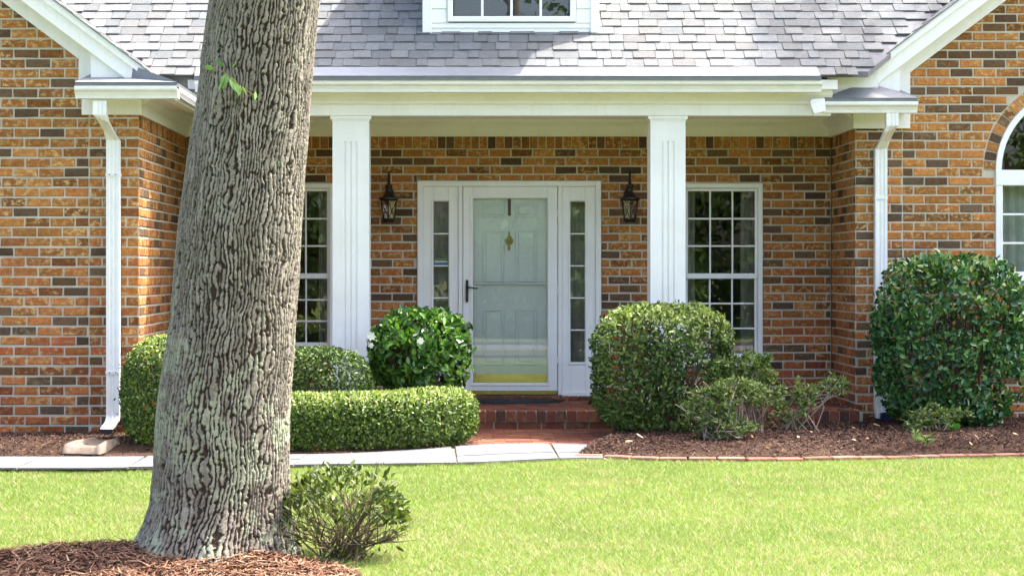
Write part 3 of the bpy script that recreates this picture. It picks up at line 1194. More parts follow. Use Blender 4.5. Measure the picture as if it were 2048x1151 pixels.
def eave_return(yback, xc_in, xc_out, ywall, ztop, xwall, gable):
    """boxed eave return at the foot of a rake: xc_in = gutter face over the porch side, xc_out = outer end"""
    yg = ywall - 0.40                                    # gutter face
    yf = ywall - 0.28
    s = 1 if xc_in > xc_out else -1                      # +1: left wing
    zb = ztop - 0.095
    lo, hi = min(xc_in, xc_out), max(xc_in, xc_out)
    # box: soffit and fascia
    b = MB()
    x_in_f = xc_in - s * 0.12
    x_out_f = xc_out + s * 0.02
    a, c = min(x_in_f, x_out_f), max(x_in_f, x_out_f)
    b.box(a, c, yf, ywall - 0.002, zb + 0.03, ztop + 0.03)
    # side eave running back over the porch wall
    b.box(min(x_in_f, xwall), max(x_in_f, xwall), ywall - 0.002, -1.50, zb + 0.03, ztop + 0.03)
    box = b.build('eave_box', M['soffit'], house)
    b = MB()
    b.bbox(a, c, yf - 0.012, yf - 0.0005, zb - 0.0, ztop - 0.001)
    b.build('fascia', M['white'], box)
    # frieze on the wall below and along the side
    b = MB()
    fa = xc_out - s * 0.02
    fc = xwall + s * 0.0
    b.bbox(min(fa, fc + s * 0.026), max(fa, fc + s * 0.026), ywall - 0.026, ywall - 0.0, 2.602, zb + 0.03)
    ys0, ys1 = ywall, -0.03
    if s > 0:
        b.box(xwall - 0.004, xwall + 0.026, ys0, ys1, 2.602, 2.715)
        b.prism([(xwall + 0.0255, 2.69), (xwall + 0.034, 2.69), (xwall + 0.085, 2.735), (xwall + 0.085, 2.784), (xwall + 0.0255, 2.784)], 'y', ys0 + 0.02, ys1)
    else:
        b.box(xwall - 0.026, xwall + 0.004, ys0, ys1, 2.602, 2.715)
        b.prism([(xwall - 0.0255, 2.69), (xwall - 0.034, 2.69), (xwall - 0.085, 2.735), (xwall - 0.085, 2.784), (xwall - 0.0255, 2.784)], 'y', ys0 + 0.02, ys1)
    b.build('frieze_board', M['white'], house)
    # front gutter
    b = MB()
    b.prism(gut_prof(yf - 0.012, ztop, 0.095, 0.12), 'x', lo, hi - (0.0 if s > 0 else 0.0))
    g = b.build('gutter', M['gutter'], house)
    # side gutter running back (mitred at the corner)
    prof = gut_prof(0, ztop, 0.095, 0.12)
    b = MB()
    n = len(prof)
    vs = []
    for yy in ('front', 'back'):
        for (d, z) in prof:
            out = -d                                       # distance out from the side fascia
            xx = x_in_f + s * out
            yv = (yf - 0.012 - out) if yy == 'front' else yback
            vs.append((xx, yv, z))
    fs = [tuple(range(n)), tuple(range(2 * n - 1, n - 1, -1))] + [(i, (i + 1) % n, n + (i + 1) % n, n + i) for i in range(n)]
    b.add(vs, fs)
    if s > 0:
        b.build('side_gutter', M['gutter'], g)
    else:
        b.build('side_gutter', M['gutter'], g)
    # dark lip and the pale metal hip above
    b = MB()
    b.box(lo + 0.003, hi - 0.003, yg + 0.0, yg + 0.04, ztop + 0.0005, ztop + 0.030)
    xs = xc_in
    b.box(min(xs, xs - s * 0.04) , max(xs, xs - s * 0.04), yg + 0.04, yback, ztop + 0.0005, ztop + 0.030)
    b.build('gutter_lip', M['lip'], g)
    zt = ztop + 0.031
    px_, pz_ = gable
    b = MB()
    ypk = ywall - 0.20
    v = [(xc_out, yg - 0.004, zt), (xc_in + s * 0.003, yg - 0.004, zt), (px_ - s * 0.05, ypk, pz_ - 0.01), (xc_out + s * 0.05, ywall - 0.015, zt + 0.10), (px_ - s * 0.18, ywall - 0.015, pz_ - 0.01), (xc_in + s * 0.003, yback, zt), (px_ - s * 0.05, yback, pz_ - 0.01)]
    b.add(v, [(0, 1, 2, 4, 3) if s > 0 else (3, 4, 2, 1, 0)])
    b.add([v[1], v[5], v[6], v[2]], [(0, 1, 2, 3) if s > 0 else (3, 2, 1, 0)])
    b.add([v[0], v[3], (xc_out, ywall - 0.01, zt)], [(0, 1, 2)])
    b.build('metal_hip', M['guard'], g)
    # closes the eave between the side box and the wing roof
    zf = left_z if s > 0 else right_z
    b = MB()
    xo = xwall - s * 0.35
    b.prism([(x_in_f, ztop + 0.0305), (x_in_f, zf(x_in_f) - 0.004), (xo, zf(xo) - 0.004), (xo, ztop + 0.0305)], 'y', ywall - 0.17, -0.3)
    b.build('eave_filler', M['white'], box)
    return g


gl = eave_return(-1.62, PX(355, -3.0), PX(149, -3.0), YL, PZ(172, -3.0), XL, (-2.577, 2.985))
gr = eave_return(-1.20, PX(1648, -1.53), PX(1836, -1.53), YR, PZ(203, -1.53), XR, (3.42, 3.00))
# loose angled end of the right side gutter
b = MB()
ex = PX(1636, -1.62)
b.prism([(ex - 0.055, 2.815), (ex - 0.075, 2.79), (ex - 0.04, 2.69), (ex + 0.06, 2.715), (ex + 0.05, 2.82)], 'y', -1.66, -1.57)
b.build('gutter_end', M['gutter'], gr)

# downspouts
yd = YL - 0.055
xt, xb = PX(201, -2.93), PX(227, yd)
zt0 = PZ(205, -2.93)
ds = rect_sweep([(xt, YL - 0.335, zt0 + 0.01), (xt, YL - 0.335, zt0 - 0.10, 0.0), (xt + 0.012, YL - 0.31, zt0 - 0.135, -0.4), (xb - 0.012, yd - 0.04, zt0 - 0.235, -0.5), (xb, yd, zt0 - 0.28), (xb, yd, 0.20), (xb - 0.004, yd - 0.02, 0.16), (xb - 0.03, yd - 0.09, 0.105)], 0.105, 0.075, M['gutter'], 'downspout', house)
for z in (2.12, 0.545):
    MB().box(xb - 0.056, xb + 0.056, yd - 0.041, yd + 0.05, z - 0.012, z + 0.012).build('strap', M['gutter'], ds)
    for sgn in (-1, 1):
        MB().tube([(xb + sgn * 0.025, yd - 0.046, z), (xb + sgn * 0.025, yd - 0.04, z)], 0.005, 6).build('screw', M['black'], ds)
b = MB()
b.box(xb - 0.085, xb + 0.015, yd - 0.15, yd - 0.06, 0.045, 0.104)
b.build('adapter', M['black'], ds)
yd = YR - 0.055
xt, xb = PX(1783, -1.46), PX(1761, yd)
zt0 = PZ(229, -1.46)
ds = rect_sweep([(xt, YR - 0.335, zt0 + 0.01), (xt, YR - 0.335, zt0 - 0.10), (xt - 0.012, YR - 0.31, zt0 - 0.135, 0.4), (xb + 0.012, yd - 0.04, zt0 - 0.235, 0.5), (xb, yd, zt0 - 0.28), (xb, yd, 0.16), (xb + 0.008, yd - 0.01, 0.07)], 0.105, 0.075, M['gutter'], 'downspout', house)
MB().box(xb - 0.056, xb + 0.056, yd - 0.041, yd + 0.05, 1.98, 2.0).build('strap', M['gutter'], ds)
b = MB()
b.prism([(xb - 0.02, 0.0), (xb + 0.12, 0.0), (xb + 0.10, 0.09), (xb + 0.06, 0.13), (xb - 0.012, 0.12)], 'y', yd - 0.09, yd - 0.02)
b.build('adapter', M['blue'], ds)

# ------------------------------------------------------------------ roofs
roof = MB()
yr0, yr1 = -1.60, 4.2
RP = [(-4.29 - yr0, yr0), (5.04 + yr0, yr0), (5.385, 0.345), (8.0, 0.345), (8.0, yr1), (-8.6, yr1), (-8.6, 1.11), (-5.4, 1.11)]
nq = len(RP)
roof.add([(p[0], p[1], main_z(p[1]) - 0.02) for p in RP] + [(p[0], p[1], main_z(p[1]) - 0.07) for p in RP],
         [tuple(range(nq)), tuple(range(2 * nq - 1, nq - 1, -1))] + [(i, nq + i, nq + (i + 1) % nq, (i + 1) % nq) for i in range(nq)], (0.16, 0.16, 0.17, 1))
yb = 2 * yr1 - 0.6 + 1.6
roof.add([(-8.6, yr1, main_z(yr1) - 0.02), (8.0, yr1, main_z(yr1) - 0.02), (8.0, 9.6, 2.9), (-8.6, 9.6, 2.9)], [(0, 1, 2, 3)], (0.2, 0.2, 0.21, 1))
# wing roofs: inner slopes towards the porch and outer slopes
def wing_planes(b, zf, xe, xr, y0, y1, t=0.02):
    xo = 2 * xr - xe
    xi = xe + math.copysign(0.30, xr - xe)
    c = (0.16, 0.16, 0.17, 1)
    for (xa, xb_, ya, yb_) in ((xe, xi, y0, -1.35), (xi, xr, y0, y1)):
        b.add([(xa, ya, zf(xa) - t), (xb_, ya, zf(xb_) - t), (xb_, yb_, zf(xb_) - t), (xa, yb_, zf(xa) - t)], [(0, 1, 2, 3)], c)
    b.add([(xr, y0, zf(xr) - t), (xo, y0, zf(xe) - t), (xo, y1, zf(xe) - t), (xr, y1, zf(xr) - t)], [(0, 1, 2, 3)], c)
wing_planes(roof, left_z, -2.24, RIDGE_L, YL - 0.2, 9.0)
wing_planes(roof, right_z, 2.98, RIDGE_R, YR - 0.2, 9.0)
roof_o = roof.build('roof', M['shingle'], house)
# gable ends of the main roof so that no light leaks in
b = MB()
for xx in (-8.55, 7.95):
    b.add([(xx, -1.5, 2.7), (xx, 9.5, 2.7), (xx, yr1, main_z(yr1) - 0.1)], [(0, 1, 2)])
b.build('gable_end', M['siding'], roof_o)


def shingle_col(light=None):
    v = random.choice([0.135, 0.142, 0.15, 0.156, 0.165, 0.12]) * random.uniform(0.94, 1.06)
    t = random.uniform(-0.012, 0.012)
    return (v * 0.945 + t * 0.4, v * 0.995, v * 1.02 - t * 0.3, 1)


EXP = 0.137
cth, sth = 1 / math.hypot(1, MR), MR / math.hypot(1, MR)
SHV = {}


def shingle_mesh(w, thick, tone):
    key = (round(w, 3), thick, tone)
    if key not in SHV:
        b = MB()
        L = EXP + 0.05
        tp = 0.004 * random.uniform(-1, 1)
        h = thick
        vs = [(-w / 2, 0, 0), (w / 2, 0, 0), (w / 2 + tp, L, 0), (-w / 2 + tp, L, 0), (-w / 2, 0, h), (w / 2, 0, h + random.uniform(-0.001, 0.001)), (w / 2 + tp, L, 0.002), (-w / 2 + tp, L, 0.002)]
        c = shingle_col()
        b.add(vs, [(4, 5, 6, 7), (0, 1, 5, 4), (1, 2, 6, 5), (3, 0, 4, 7)], c)
        SHV[key] = (b.mesh('shingle', M['shingle']), vs, c)
    return SHV[key]


ang = math.atan(MR)
cands = []
nrow = 18
DORM = (PX(845, -1.09), PX(1198, -1.09))
for r in range(nrow):
    s0 = r * EXP                                         # slope distance of the butt edge
    Y = -1.665 + s0 * cth
    Z = main_z(Y) - 0.012
    xlo, xhi = -4.29 - Y - 0.05, 5.04 + Y - 0.02
    x = xlo - random.uniform(0, 0.15)
    k = 0
    while x < xhi:
        w = random.choice([0.09, 0.12, 0.15, 0.165, 0.19, 0.215])
        thick = (0.017 if k % 2 else 0.010)
        cx = x + w / 2
        x += w + 0.004
        k += 1
        if xlo < cx < xhi and not (DORM[0] + 0.05 < cx < DORM[1] - 0.05 and Y > -1.0):
            me, vs, c = shingle_mesh(w, thick, random.randrange(6))
            jz = random.uniform(-0.0008, 0.0008)
            px = VX + cx * S(Y)
            py = VY - (Z - CAMZ) * S(Y)
            vis = py > -6 and not (400 < px < 632) and (VX + xlo * S(Y)) < px
            cands.append((vis, w, me, vs, c, (cx, Y + random.uniform(-0.002, 0.002), Z + jz)))
cands.sort(key=lambda t: (not t[0], -t[1]))
rest = MB()
rm = Matrix.Rotation(ang, 4, 'X')
for i, (vis, w, me, vs, c, p) in enumerate(cands):
    if vis and i < 300:
        link('shingle', me, roof_o, p, (ang, 0, 0))
    else:
        rest.add([rm @ Vector(v) + Vector(p) for v in vs], [(4, 5, 6, 7), (0, 1, 5, 4), (1, 2, 6, 5), (3, 0, 4, 7)], c)
rest.build('shingle_courses', M['shingle'], roof_o)['kind'] = 'stuff'
# shingle courses on the inner wing slopes, woven up into the valleys
for (zf, xe, xr, y0, sgn) in ((left_z, -2.24, RIDGE_L, YL - 0.22, -1), (right_z, 2.98, RIDGE_R, YR - 0.22, 1)):
    b = MB()
    x = xe + sgn * 0.20
    while abs(x - xe) < abs(xr - xe) - 0.12:
        ylen = 0.0
        yy = y0
        while yy < (2.5 if abs(x - xe) > 0.3 else -1.45):
            L = random.uniform(0.25, 0.5)
            h = random.choice([0.006, 0.012])
            xa, xb_ = x, x + sgn * (EXP * cth + 0.03)
            za, zb_ = zf(xa), zf(xb_)
            v = [(xa, yy, za + h), (xa, yy + L, za + h), (xb_, yy + L, zb_ + 0.001), (xb_, yy, zb_ + 0.001), (xa, yy, za - 0.02), (xa, yy + L, za - 0.02), (xb_, yy, zb_ - 0.02)]
            b.add(v, [(0, 1, 2, 3), (4, 5, 1, 0), (4, 0, 3, 6)], shingle_col())
            yy += L + 0.001
        x += sgn * EXP * cth
    b.build('wing_shingle_courses', M['shingle'], roof_o)['kind'] = 'stuff'


# rakes
def rake(zf, xe, xr, ywall, s, pork):
    """s=+1 left wing. boards follow the roof edge from the return up to the ridge"""
    n = Vector((s * 0.6, 0.8))                         # outward normal of the slope in (x,z)
    def board(d0, d1, y0, y1, xa, xb_, name, par, m='white'):
        b = MB()
        p0 = Vector((xa, zf(xa)))
        p1 = Vector((xb_, zf(xb_)))
        poly = [p0 - n * d0, p1 - n * d0, p1 - n * d1, p0 - n * d1]
        b.prism([tuple(p) for p in poly], 'y', y0, y1)
        return b.build(name, M[m], par)
    xa = xe
    fr = board(0.10, 0.262, ywall - 0.030, ywall - 0.001, xa, xr, 'rake_frieze', house)
    board(0.028, 0.158, ywall - 0.20, ywall - 0.175, xa, xr, 'rake_fascia', fr)
    board(0.006, 0.055, ywall - 0.222, ywall - 0.2005, xa, xr, 'rake_crown', fr)
    board(0.11, 0.13, ywall - 0.1745, ywall - 0.0305, xa, xr, 'rake_soffit', fr, 'soffit')
    board(-0.004, 0.005, ywall - 0.235, ywall - 0.15, xa, xr, 'drip_edge', fr, 'lip')
    # other side of the gable
    def mir(x):
        return 2 * xr - x
    b = MB()
    p0 = Vector((mir(xa), zf(xa)))
    p1 = Vector((xr, zf(xr)))
    n2 = Vector((-s * 0.6, 0.8))
    b.prism([tuple(p) for p in (p0 - n2 * 0.02, p1 - n2 * 0.02, p1 - n2 * 0.22, p0 - n2 * 0.22)], 'y', ywall - 0.2, ywall - 0.001)
    b.build('rake_fascia', M['white'], fr)
    # triangular end panel where the rake meets the eave return
    b = MB()
    b.prism(pork, 'y', ywall - 0.027, ywall - 0.0008)
    b.build('return_panel', M['white'], fr)


xw = PX(158.5, YL)
rake(left_z, -2.50, RIDGE_L, YL, 1, [(xw, PZ(160, YL) - 0.05), (XL + 0.02, PZ(160, YL) - 0.05), (XL + 0.02, 2.86), (xw, PZ(114, YL) + 0.02)])
xw = PX(1819, YR)
rake(right_z, 3.34, RIDGE_R, YR, -1, [(XR - 0.02, PZ(190, YR) - 0.05), (xw, PZ(190, YR) - 0.05), (xw, PZ(141, YR) + 0.02), (XR - 0.02, 2.88)])

# ------------------------------------------------------------------ dormer
DY = -1.09
ddx = lambda px: PX(px, DY)
ddz = lambda py: PZ(py, DY)
d0, d1 = DORM
zb = main_z(DY) - 0.05
zt = 4.95
b = MB()
b.box(d0 + 0.02, d1 - 0.02, DY + 0.012, 1.6, zb - 0.05, ddz(33) - 0.07)
b.box(d0 + 0.02, ddx(897), DY + 0.012, 1.6, ddz(33) - 0.07, zt)
b.box(ddx(1150), d1 - 0.02, DY + 0.012, 1.6, ddz(33) - 0.07, zt)
b.box(ddx(897), ddx(1150), DY + 0.012, 1.6, 4.55, zt)
b.box(ddx(897), ddx(1150), DY + 0.75, 1.6, ddz(33) - 0.07, 4.55)
dorm = b.build('dormer', M['siding'], house)
z = zb + 0.09
i = 0
zrow = [zb - 0.02, ddz(56), ddz(46) + 0.0, ddz(17), ddz(-30), ddz(-77), ddz(-124), ddz(-171), ddz(-218), ddz(-265)]
for za, zc in zip(zrow[:-1], zrow[1:]):
    for (xa, xb_) in ((d0 + 0.06, d1 - 0.06),) if zc < ddz(33) - 0.045 else ((d0 + 0.06, ddx(893)), (ddx(1153), d1 - 0.06)):
        b = MB()
        b.prism([(DY + 0.0115, za), (DY - 0.006, za), (DY + 0.002, zc - 0.001), (DY + 0.0115, zc - 0.001)], 'x', xa, xb_)
        b.build('siding_board', M['siding'], dorm)
for (xa, xb_) in ((d0, ddx(863)), (ddx(1181), d1)):
    MB().bbox(xa, xb_, DY - 0.018, DY + 0.03, zb - 0.02, zt).build('corner_board', M['white'], dorm)
dw = frame_mb(ddx(895), ddx(1151), ddz(44), 4.60, 0.048, DY - 0.02, DY + 0.05).build('dormer_window', M['white'], dorm)
dg0, dg1, dgz0, dgz1 = ddx(906), ddx(1140), ddz(33), 4.55
for i in range(1, 4):
    xm = dg0 + (dg1 - dg0) * i / 4
    MB().bbox(xm - 0.011, xm + 0.011, DY + 0.006, DY + 0.026, dgz0, dgz1, 0.003).build('muntin', M['white'], dorm)
for j in (1, 2):
    zz = dgz0 + (dgz1 - dgz0) * j / 3
    MB().bbox(dg0, dg1, DY + 0.008, DY + 0.024, zz - 0.009, zz + 0.009, 0.003).build('muntin', M['white'], dorm)
for i in range(4):
    for j in range(3):
        pane(dorm, dg0 + (dg1 - dg0) * i / 4 + 0.011, dg0 + (dg1 - dg0) * (i + 1) / 4 - 0.011, dgz0 + (dgz1 - dgz0) * j / 3 + 0.009, dgz0 + (dgz1 - dgz0) * (j + 1) / 3 - 0.009, DY + 0.016, M['glass'], 0.003)
MB().box(ddx(897), ddx(1150), DY + 0.7, DY + 0.74, dgz0 - 0.05, 4.55).build('room_wall', M['room'], dorm)
b = MB()
dc = (d0 + d1) / 2
zr_ = zt + 0.66
for s_ in (-1, 1):
    e = (d1 - d0) / 2 + 0.2
    ze = zt - 0.13
    b.add([(dc, DY - 0.2, zr_ + 0.05), (dc, 3.2, zr_ + 0.05), (dc + s_ * e, 3.2, ze), (dc + s_ * e, DY - 0.2, ze), (dc, DY - 0.2, zr_ - 0.02), (dc + s_ * e, DY - 0.2, ze - 0.08), (dc + s_ * e, 3.2, ze - 0.08)],
          [(0, 1, 2, 3), (0, 3, 5, 4), (3, 2, 6, 5)], (0.22, 0.22, 0.23, 1))
b.add([(d0 + 0.02, DY, zt), (d1 - 0.02, DY, zt), (dc, DY, zr_)], [(0, 1, 2)], (0.7, 0.7, 0.7, 1))
b.build('dormer_roof', M['shingle'], dorm)

# ------------------------------------------------------------------ porch floor and steps (brick)
porch = empty('brick_porch', (0.4, -1.5, 0))
tag(porch, 'low red brick porch floor and step leading to the front door', 'porch')


def red():
    v = random.uniform(0.75, 1.2)
    c = random.choice([(0.20, 0.066, 0.038), (0.225, 0.078, 0.044), (0.17, 0.056, 0.036), (0.125, 0.055, 0.038)])
    return (c[0] * v, c[1] * v, c[2] * v, random.choice([0, 0, 0.2]))


def flat_brick(x0, x1, y0, y1, z0, z1, par, name='brick', off=(0, 0, 0), colour=None, ch=0.004):
    """brick seen from above and in front, top and front edges worn round"""
    cx, cy, cz = (x0 + x1) / 2, (y0 + y1) / 2, (z0 + z1) / 2
    b = MB()
    j = lambda: random.uniform(-0.0015, 0.0015)
    w, d, h = (x1 - x0) / 2, (y1 - y0) / 2, (z1 - z0) / 2
    vs = []
    for (sx, sy) in ((-1, -1), (1, -1), (1, 1), (-1, 1)):
        vs.append((sx * w, sy * d, -h))
    for (sx, sy) in ((-1, -1), (1, -1), (1, 1), (-1, 1)):
        vs.append((sx * w + j(), sy * d + j(), h - ch))
    for (sx, sy) in ((-1, -1), (1, -1), (1, 1), (-1, 1)):
        vs.append((sx * (w - ch) + j(), sy * (d - ch) + j(), h + j()))
    fs = [(8, 9, 10, 11)]
    for i in range(4):
        k = (i + 1) % 4
        fs += [(i, k, 4 + k, 4 + i), (4 + i, 4 + k, 8 + k, 8 + i)]
    b.add(vs, fs, colour or red())
    return b.build(name, M['brick'], par, (cx - off[0], cy - off[1], cz - off[2]))


PO = (0.4, -1.5, 0)
b = MB()
b.box(XL + 0.01 - PO[0], XR - 0.01 - PO[0], -1.49 - PO[1], -0.002 - PO[1], -0.1, FLOOR - 0.008)
b.build('porch_base', M['mortar'], porch)
x = XL + 0.02
i = 0
vis0, vis1 = PX(935, -1.5), PX(1200, -1.5)
stuffp = MB()
while x < XR - 0.09:
    inview = vis0 - 0.1 < x < vis1 + 0.1 or x > 2.6
    if inview:
        flat_brick(x, x + 0.078, -1.51, -1.315, FLOOR - 0.092, FLOOR, porch, off=PO)
    else:
        stuffp.box(x - PO[0], x + 0.078 - PO[0], -1.51 - PO[1], -1.315 - PO[1], FLOOR - 0.092, FLOOR, red())
    x += 0.0868
x = XL + 0.02
while x < XR - 0.2:
    inview = vis0 - 0.2 < x < vis1 + 0.1
    if inview:
        flat_brick(x, x + 0.194, -1.500, -1.40, FLOOR - 0.172, FLOOR - 0.101, porch, off=PO)
    else:
        stuffp.box(x - PO[0], x + 0.194 - PO[0], -1.500 - PO[1], -1.40 - PO[1], FLOOR - 0.172, FLOOR - 0.101, red())
    x += 0.2035
# floor pavers
y = -1.305
r = 0
while y < -0.13:
    x = XL + 0.02 + (0.1 if r % 2 else 0)
    while x < XR - 0.2:
        if vis0 - 0.15 < x < vis1 + 0.05:
            flat_brick(x, x + 0.194, y, y + 0.092, FLOOR - 0.03, FLOOR, porch, off=PO)
        else:
            stuffp.box(x - PO[0], x + 0.194 - PO[0], y - PO[1], y + 0.092 - PO[1], FLOOR - 0.03, FLOOR, red())
        x += 0.2035
    y += 0.1015
    r += 1
stuffp.build('brick_courses', M['brick'], porch)['kind'] = 'stuff'
# rowlock under the threshold
x = DX0 - 0.05
while x < DX1 + 0.02:
    flat_brick(x, x + 0.078, -0.12, -0.024, FLOOR + 0.001, FLOOR + 0.034, porch, off=PO)
    x += 0.0868

# brick apron on the ground before the step
apron = empty('brick_paving', (0.6, -2.3, 0))
tag(apron, 'red brick paving on the ground before the porch step', 'paving')
AO = (0.6, -2.3, 0)
b = MB()
b.box(-0.3 - AO[0], 1.45 - AO[0], -3.05 - AO[1], -1.515 - AO[1], -0.1, -0.006)
b.build('mortar_bed', M['mortar'], apron)
y = -3.04
r = 0
while y < -1.6:
    x = -0.28 + (0.1 if r % 2 else 0)
    while x < 1.25:
        flat_brick(x, x + 0.197, y, y + 0.095, -0.03, 0.002 + random.uniform(-0.0015, 0.0015), apron, off=AO, ch=0.0025)
        x += 0.2035
    y += 0.1015
    r += 1

# ------------------------------------------------------------------ concrete walk made of irregular slabs
walk = tag(empty('walkway', (0, 0, 0)), kind='structure')


def walk_back(x):
    return np.interp(x, [-14, -2.7, -1.6, -0.9, -0.2, 0.2, 0.35, 0.9, 1.1], [-4.10, -4.10, -4.02, -3.85, -3.45, -3.09, -3.056, -3.056, -3.3])


def walk_front(x):
    return edgeY(x) - 0.06


base = MB()
xs = np.linspace(-9, 1.02, 90)
for a, c in zip(xs[:-1], xs[1:]):
    base.add([(a, walk_front(a), 0.002), (c, walk_front(c), 0.002), (c, walk_back(c), 0.002), (a, walk_back(a), 0.002)], [(0, 1, 2, 3)])
base.build('slab_bed', M['block'], walk)
xcut = [-9.0]
while xcut[-1] < 0.98:
    xcut.append(min(1.0, xcut[-1] + random.uniform(0.5, 0.8)))
gap = 0.005
for i in range(len(xcut) - 1):
    a, c = xcut[i] + gap, xcut[i + 1] - gap
    if c - a < 0.08:
        continue
    nrow_ = 1 if a < -1.9 else (2 if c < -0.3 else 3)
    sk = random.uniform(-0.05, 0.05)
    fr = [0.0] + sorted(random.uniform(0.3, 0.7) if nrow_ == 2 else (q + random.uniform(-0.06, 0.06)) for q in (([0.5] if nrow_ == 2 else [0.33, 0.66]) if nrow_ > 1 else [])) + [1.0]
    for j in range(len(fr) - 1):
        b = MB()
        top, bot = [], []
        n = 6
        for t in np.linspace(a, c, n):
            f0, f1 = walk_front(t), walk_back(t)
            bot.append((t + sk * (fr[j]), f0 + (f1 - f0) * fr[j] + gap))
            top.append((t + sk * (fr[j + 1]), f0 + (f1 - f0) * fr[j + 1] - gap))
        poly = bot + top[::-1]
        b.prism(poly, 'z', 0.003, 0.012 + random.uniform(0, 0.004))
        b.build('paving_slab', M['concrete'], walk)

# ------------------------------------------------------------------ mulch beds
def bed_mesh(name, xs, f0, f1, zf, label):
    V, F = [], []
    ny = 14
    for i, x in enumerate(xs):
        for j in range(ny):
            y = f0(x) + (f1(x) - f0(x)) * j / (ny - 1)
            V.append((x, y, zf(x, y)))
    for i in range(len(xs) - 1):
        for j in range(ny - 1):
            F.append((i * ny + j, (i + 1) * ny + j, (i + 1) * ny + j + 1, i * ny + j + 1))
    return tag(link(name, fast_mesh(name, V, F, M['bedsoil'], None, True)), kind='structure')


rb0 = lambda x: np.interp(x, [0.86, 1.0, 1.2, 9], [-3.95, -3.95, -4.13, -3.6]) if False else np.maximum(edgeY(x) + 0.20, -9)
rb1 = lambda x: np.interp(x, [0.86, 1.10, 1.25, 1.3, XR - 0.01, XR, 9], [-3.8, -3.1, -2.2, -1.515, -1.515, YR + 0.005, YR + 0.005])
def rbz(x, y):
    return 0.012 + 0.05 * sstep(0.0, 0.5, y - (edgeY(x) + 0.2)) + 0.025 * (float(vnoise([(x * 3.1, y * 3.1, 0.0)])[0]) - 0.5)
bed_mesh('right_mulch_bed', np.concatenate([np.linspace(0.86, 1.3, 8), np.linspace(1.35, XR - 0.01, 26), np.linspace(XR, 9, 36)]), rb0, rb1, rbz, '')
lb0 = lambda x: walk_back(x) - 0.01
lb1 = lambda x: np.interp(x, [-9, XL, XL + 0.01, -0.3, 0.25], [YL + 0.005, YL + 0.005, -1.515, -1.515, -1.9])
def lbz(x, y):
    return 0.010 + 0.05 * sstep(0.0, 0.4, y - walk_back(x)) + 0.02 * (float(vnoise([(x * 3.1, y * 3.1, 3.0)])[0]) - 0.5)
bed_mesh('left_mulch_bed', np.concatenate([np.linspace(-9, XL, 36), np.linspace(XL + 0.01, -0.25, 22)]), lb0, lb1, lbz, '')
# tree ring
V, F = [], []
nr, na = 14, 60
for i in range(nr):
    for k in range(na):
        a = 2 * math.pi * k / na
        rr = (i / (nr - 1)) * (1 + 0.04 * math.sin(3 * a + 1) + 0.03 * math.sin(7 * a))
        x, y = MOUND[0] + MOUND[2] * rr * math.cos(a), MOUND[1] + MOUND[3] * rr * math.sin(a)
        V.append((x, y, float(mulch_z(x, y)) - 0.004))
for i in range(nr - 1):
    for k in range(na):
        F.append((i * na + k, i * na + (k + 1) % na, (i + 1) * na + (k + 1) % na, (i + 1) * na + k))
tag(link('tree_mulch_ring', fast_mesh('tree_mulch_ring', V, F, M['bedsoil'], None, True)), kind='structure')


def chips(name, P, Lr, Wr, palette, nmat='mulch', tilt=0.35, label=None):
    n = len(P)
    a = RNG.uniform(0, 2 * math.pi, n)
    el = RNG.normal(0, tilt, n)
    L = RNG.uniform(*Lr, n) * RNG.choice([0.6, 1.0, 1.4], n)
    W = RNG.uniform(*Wr, n)
    d = np.stack([np.cos(a) * np.cos(el), np.sin(a) * np.cos(el), np.sin(el)], 1)
    w = np.stack([-np.sin(a), np.cos(a), RNG.normal(0, 0.4, n)], 1)
    w /= np.linalg.norm(w, axis=1)[:, None]
    up = np.cross(d, w)
    c = P + up * (RNG.uniform(0.001, 0.012, n)[:, None])
    hl, hw = d * (L / 2)[:, None], w * (W / 2)[:, None]
    bend = up * (L * RNG.uniform(-0.12, 0.12, n))[:, None]
    V = np.stack([c - hl - hw, c - hl + hw, c + bend + hw, c + bend - hw, c + hl + hw * 0.6, c + hl - hw * 0.6], 1).reshape(-1, 3)
    i = np.arange(n)[:, None] * 6
    F = np.concatenate([i + np.array([[0, 1, 2, 3]]), i + np.array([[3, 2, 4, 5]])])
    pal = np.array(palette)
    cc = pal[RNG.integers(0, len(pal), n)] * RNG.uniform(0.7, 1.3, n)[:, None]
    return tag(link(name, fast_mesh(name, V, F, M[nmat], np.repeat(cc, 6, 0))), label, None, None, 'stuff')


MP_DARK = [(0.062, 0.033, 0.026), (0.045, 0.025, 0.021), (0.08, 0.042, 0.03), (0.11, 0.06, 0.04), (0.055, 0.03, 0.028), (0.033, 0.021, 0.019), (0.17, 0.105, 0.07)]
MP_RED = [(0.15, 0.07, 0.042), (0.20, 0.10, 0.06), (0.115, 0.055, 0.036), (0.25, 0.145, 0.09), (0.085, 0.042, 0.03), (0.30, 0.19, 0.125)]
n = 42000
X = RNG.uniform(0.86, 6.2, n)
T = RNG.uniform(0, 1, n)
Y0, Y1 = rb0(X), rb1(X)
Y = Y0 + (Y1 - Y0) * T
Z = 0.012 + 0.05 * sstep(0.0, 0.5, Y - (edgeY(X) + 0.2)) + 0.025 * (vnoise(np.stack([X * 3.1, Y * 3.1, np.zeros(n)], 1)) - 0.5)
chips('right_bed_mulch', np.stack([X, Y, Z], 1), (0.018, 0.055), (0.003, 0.008), MP_DARK, label='dark shredded bark mulch in the bed under the right shrubs')
n = 14000
X = np.concatenate([RNG.uniform(-5.5, XL, 10000), RNG.uniform(XL, 0.1, 4000)])
T = RNG.uniform(0, 1, n)
Y0, Y1 = lb0(X), lb1(X)
Y = Y0 + (Y1 - Y0) * T
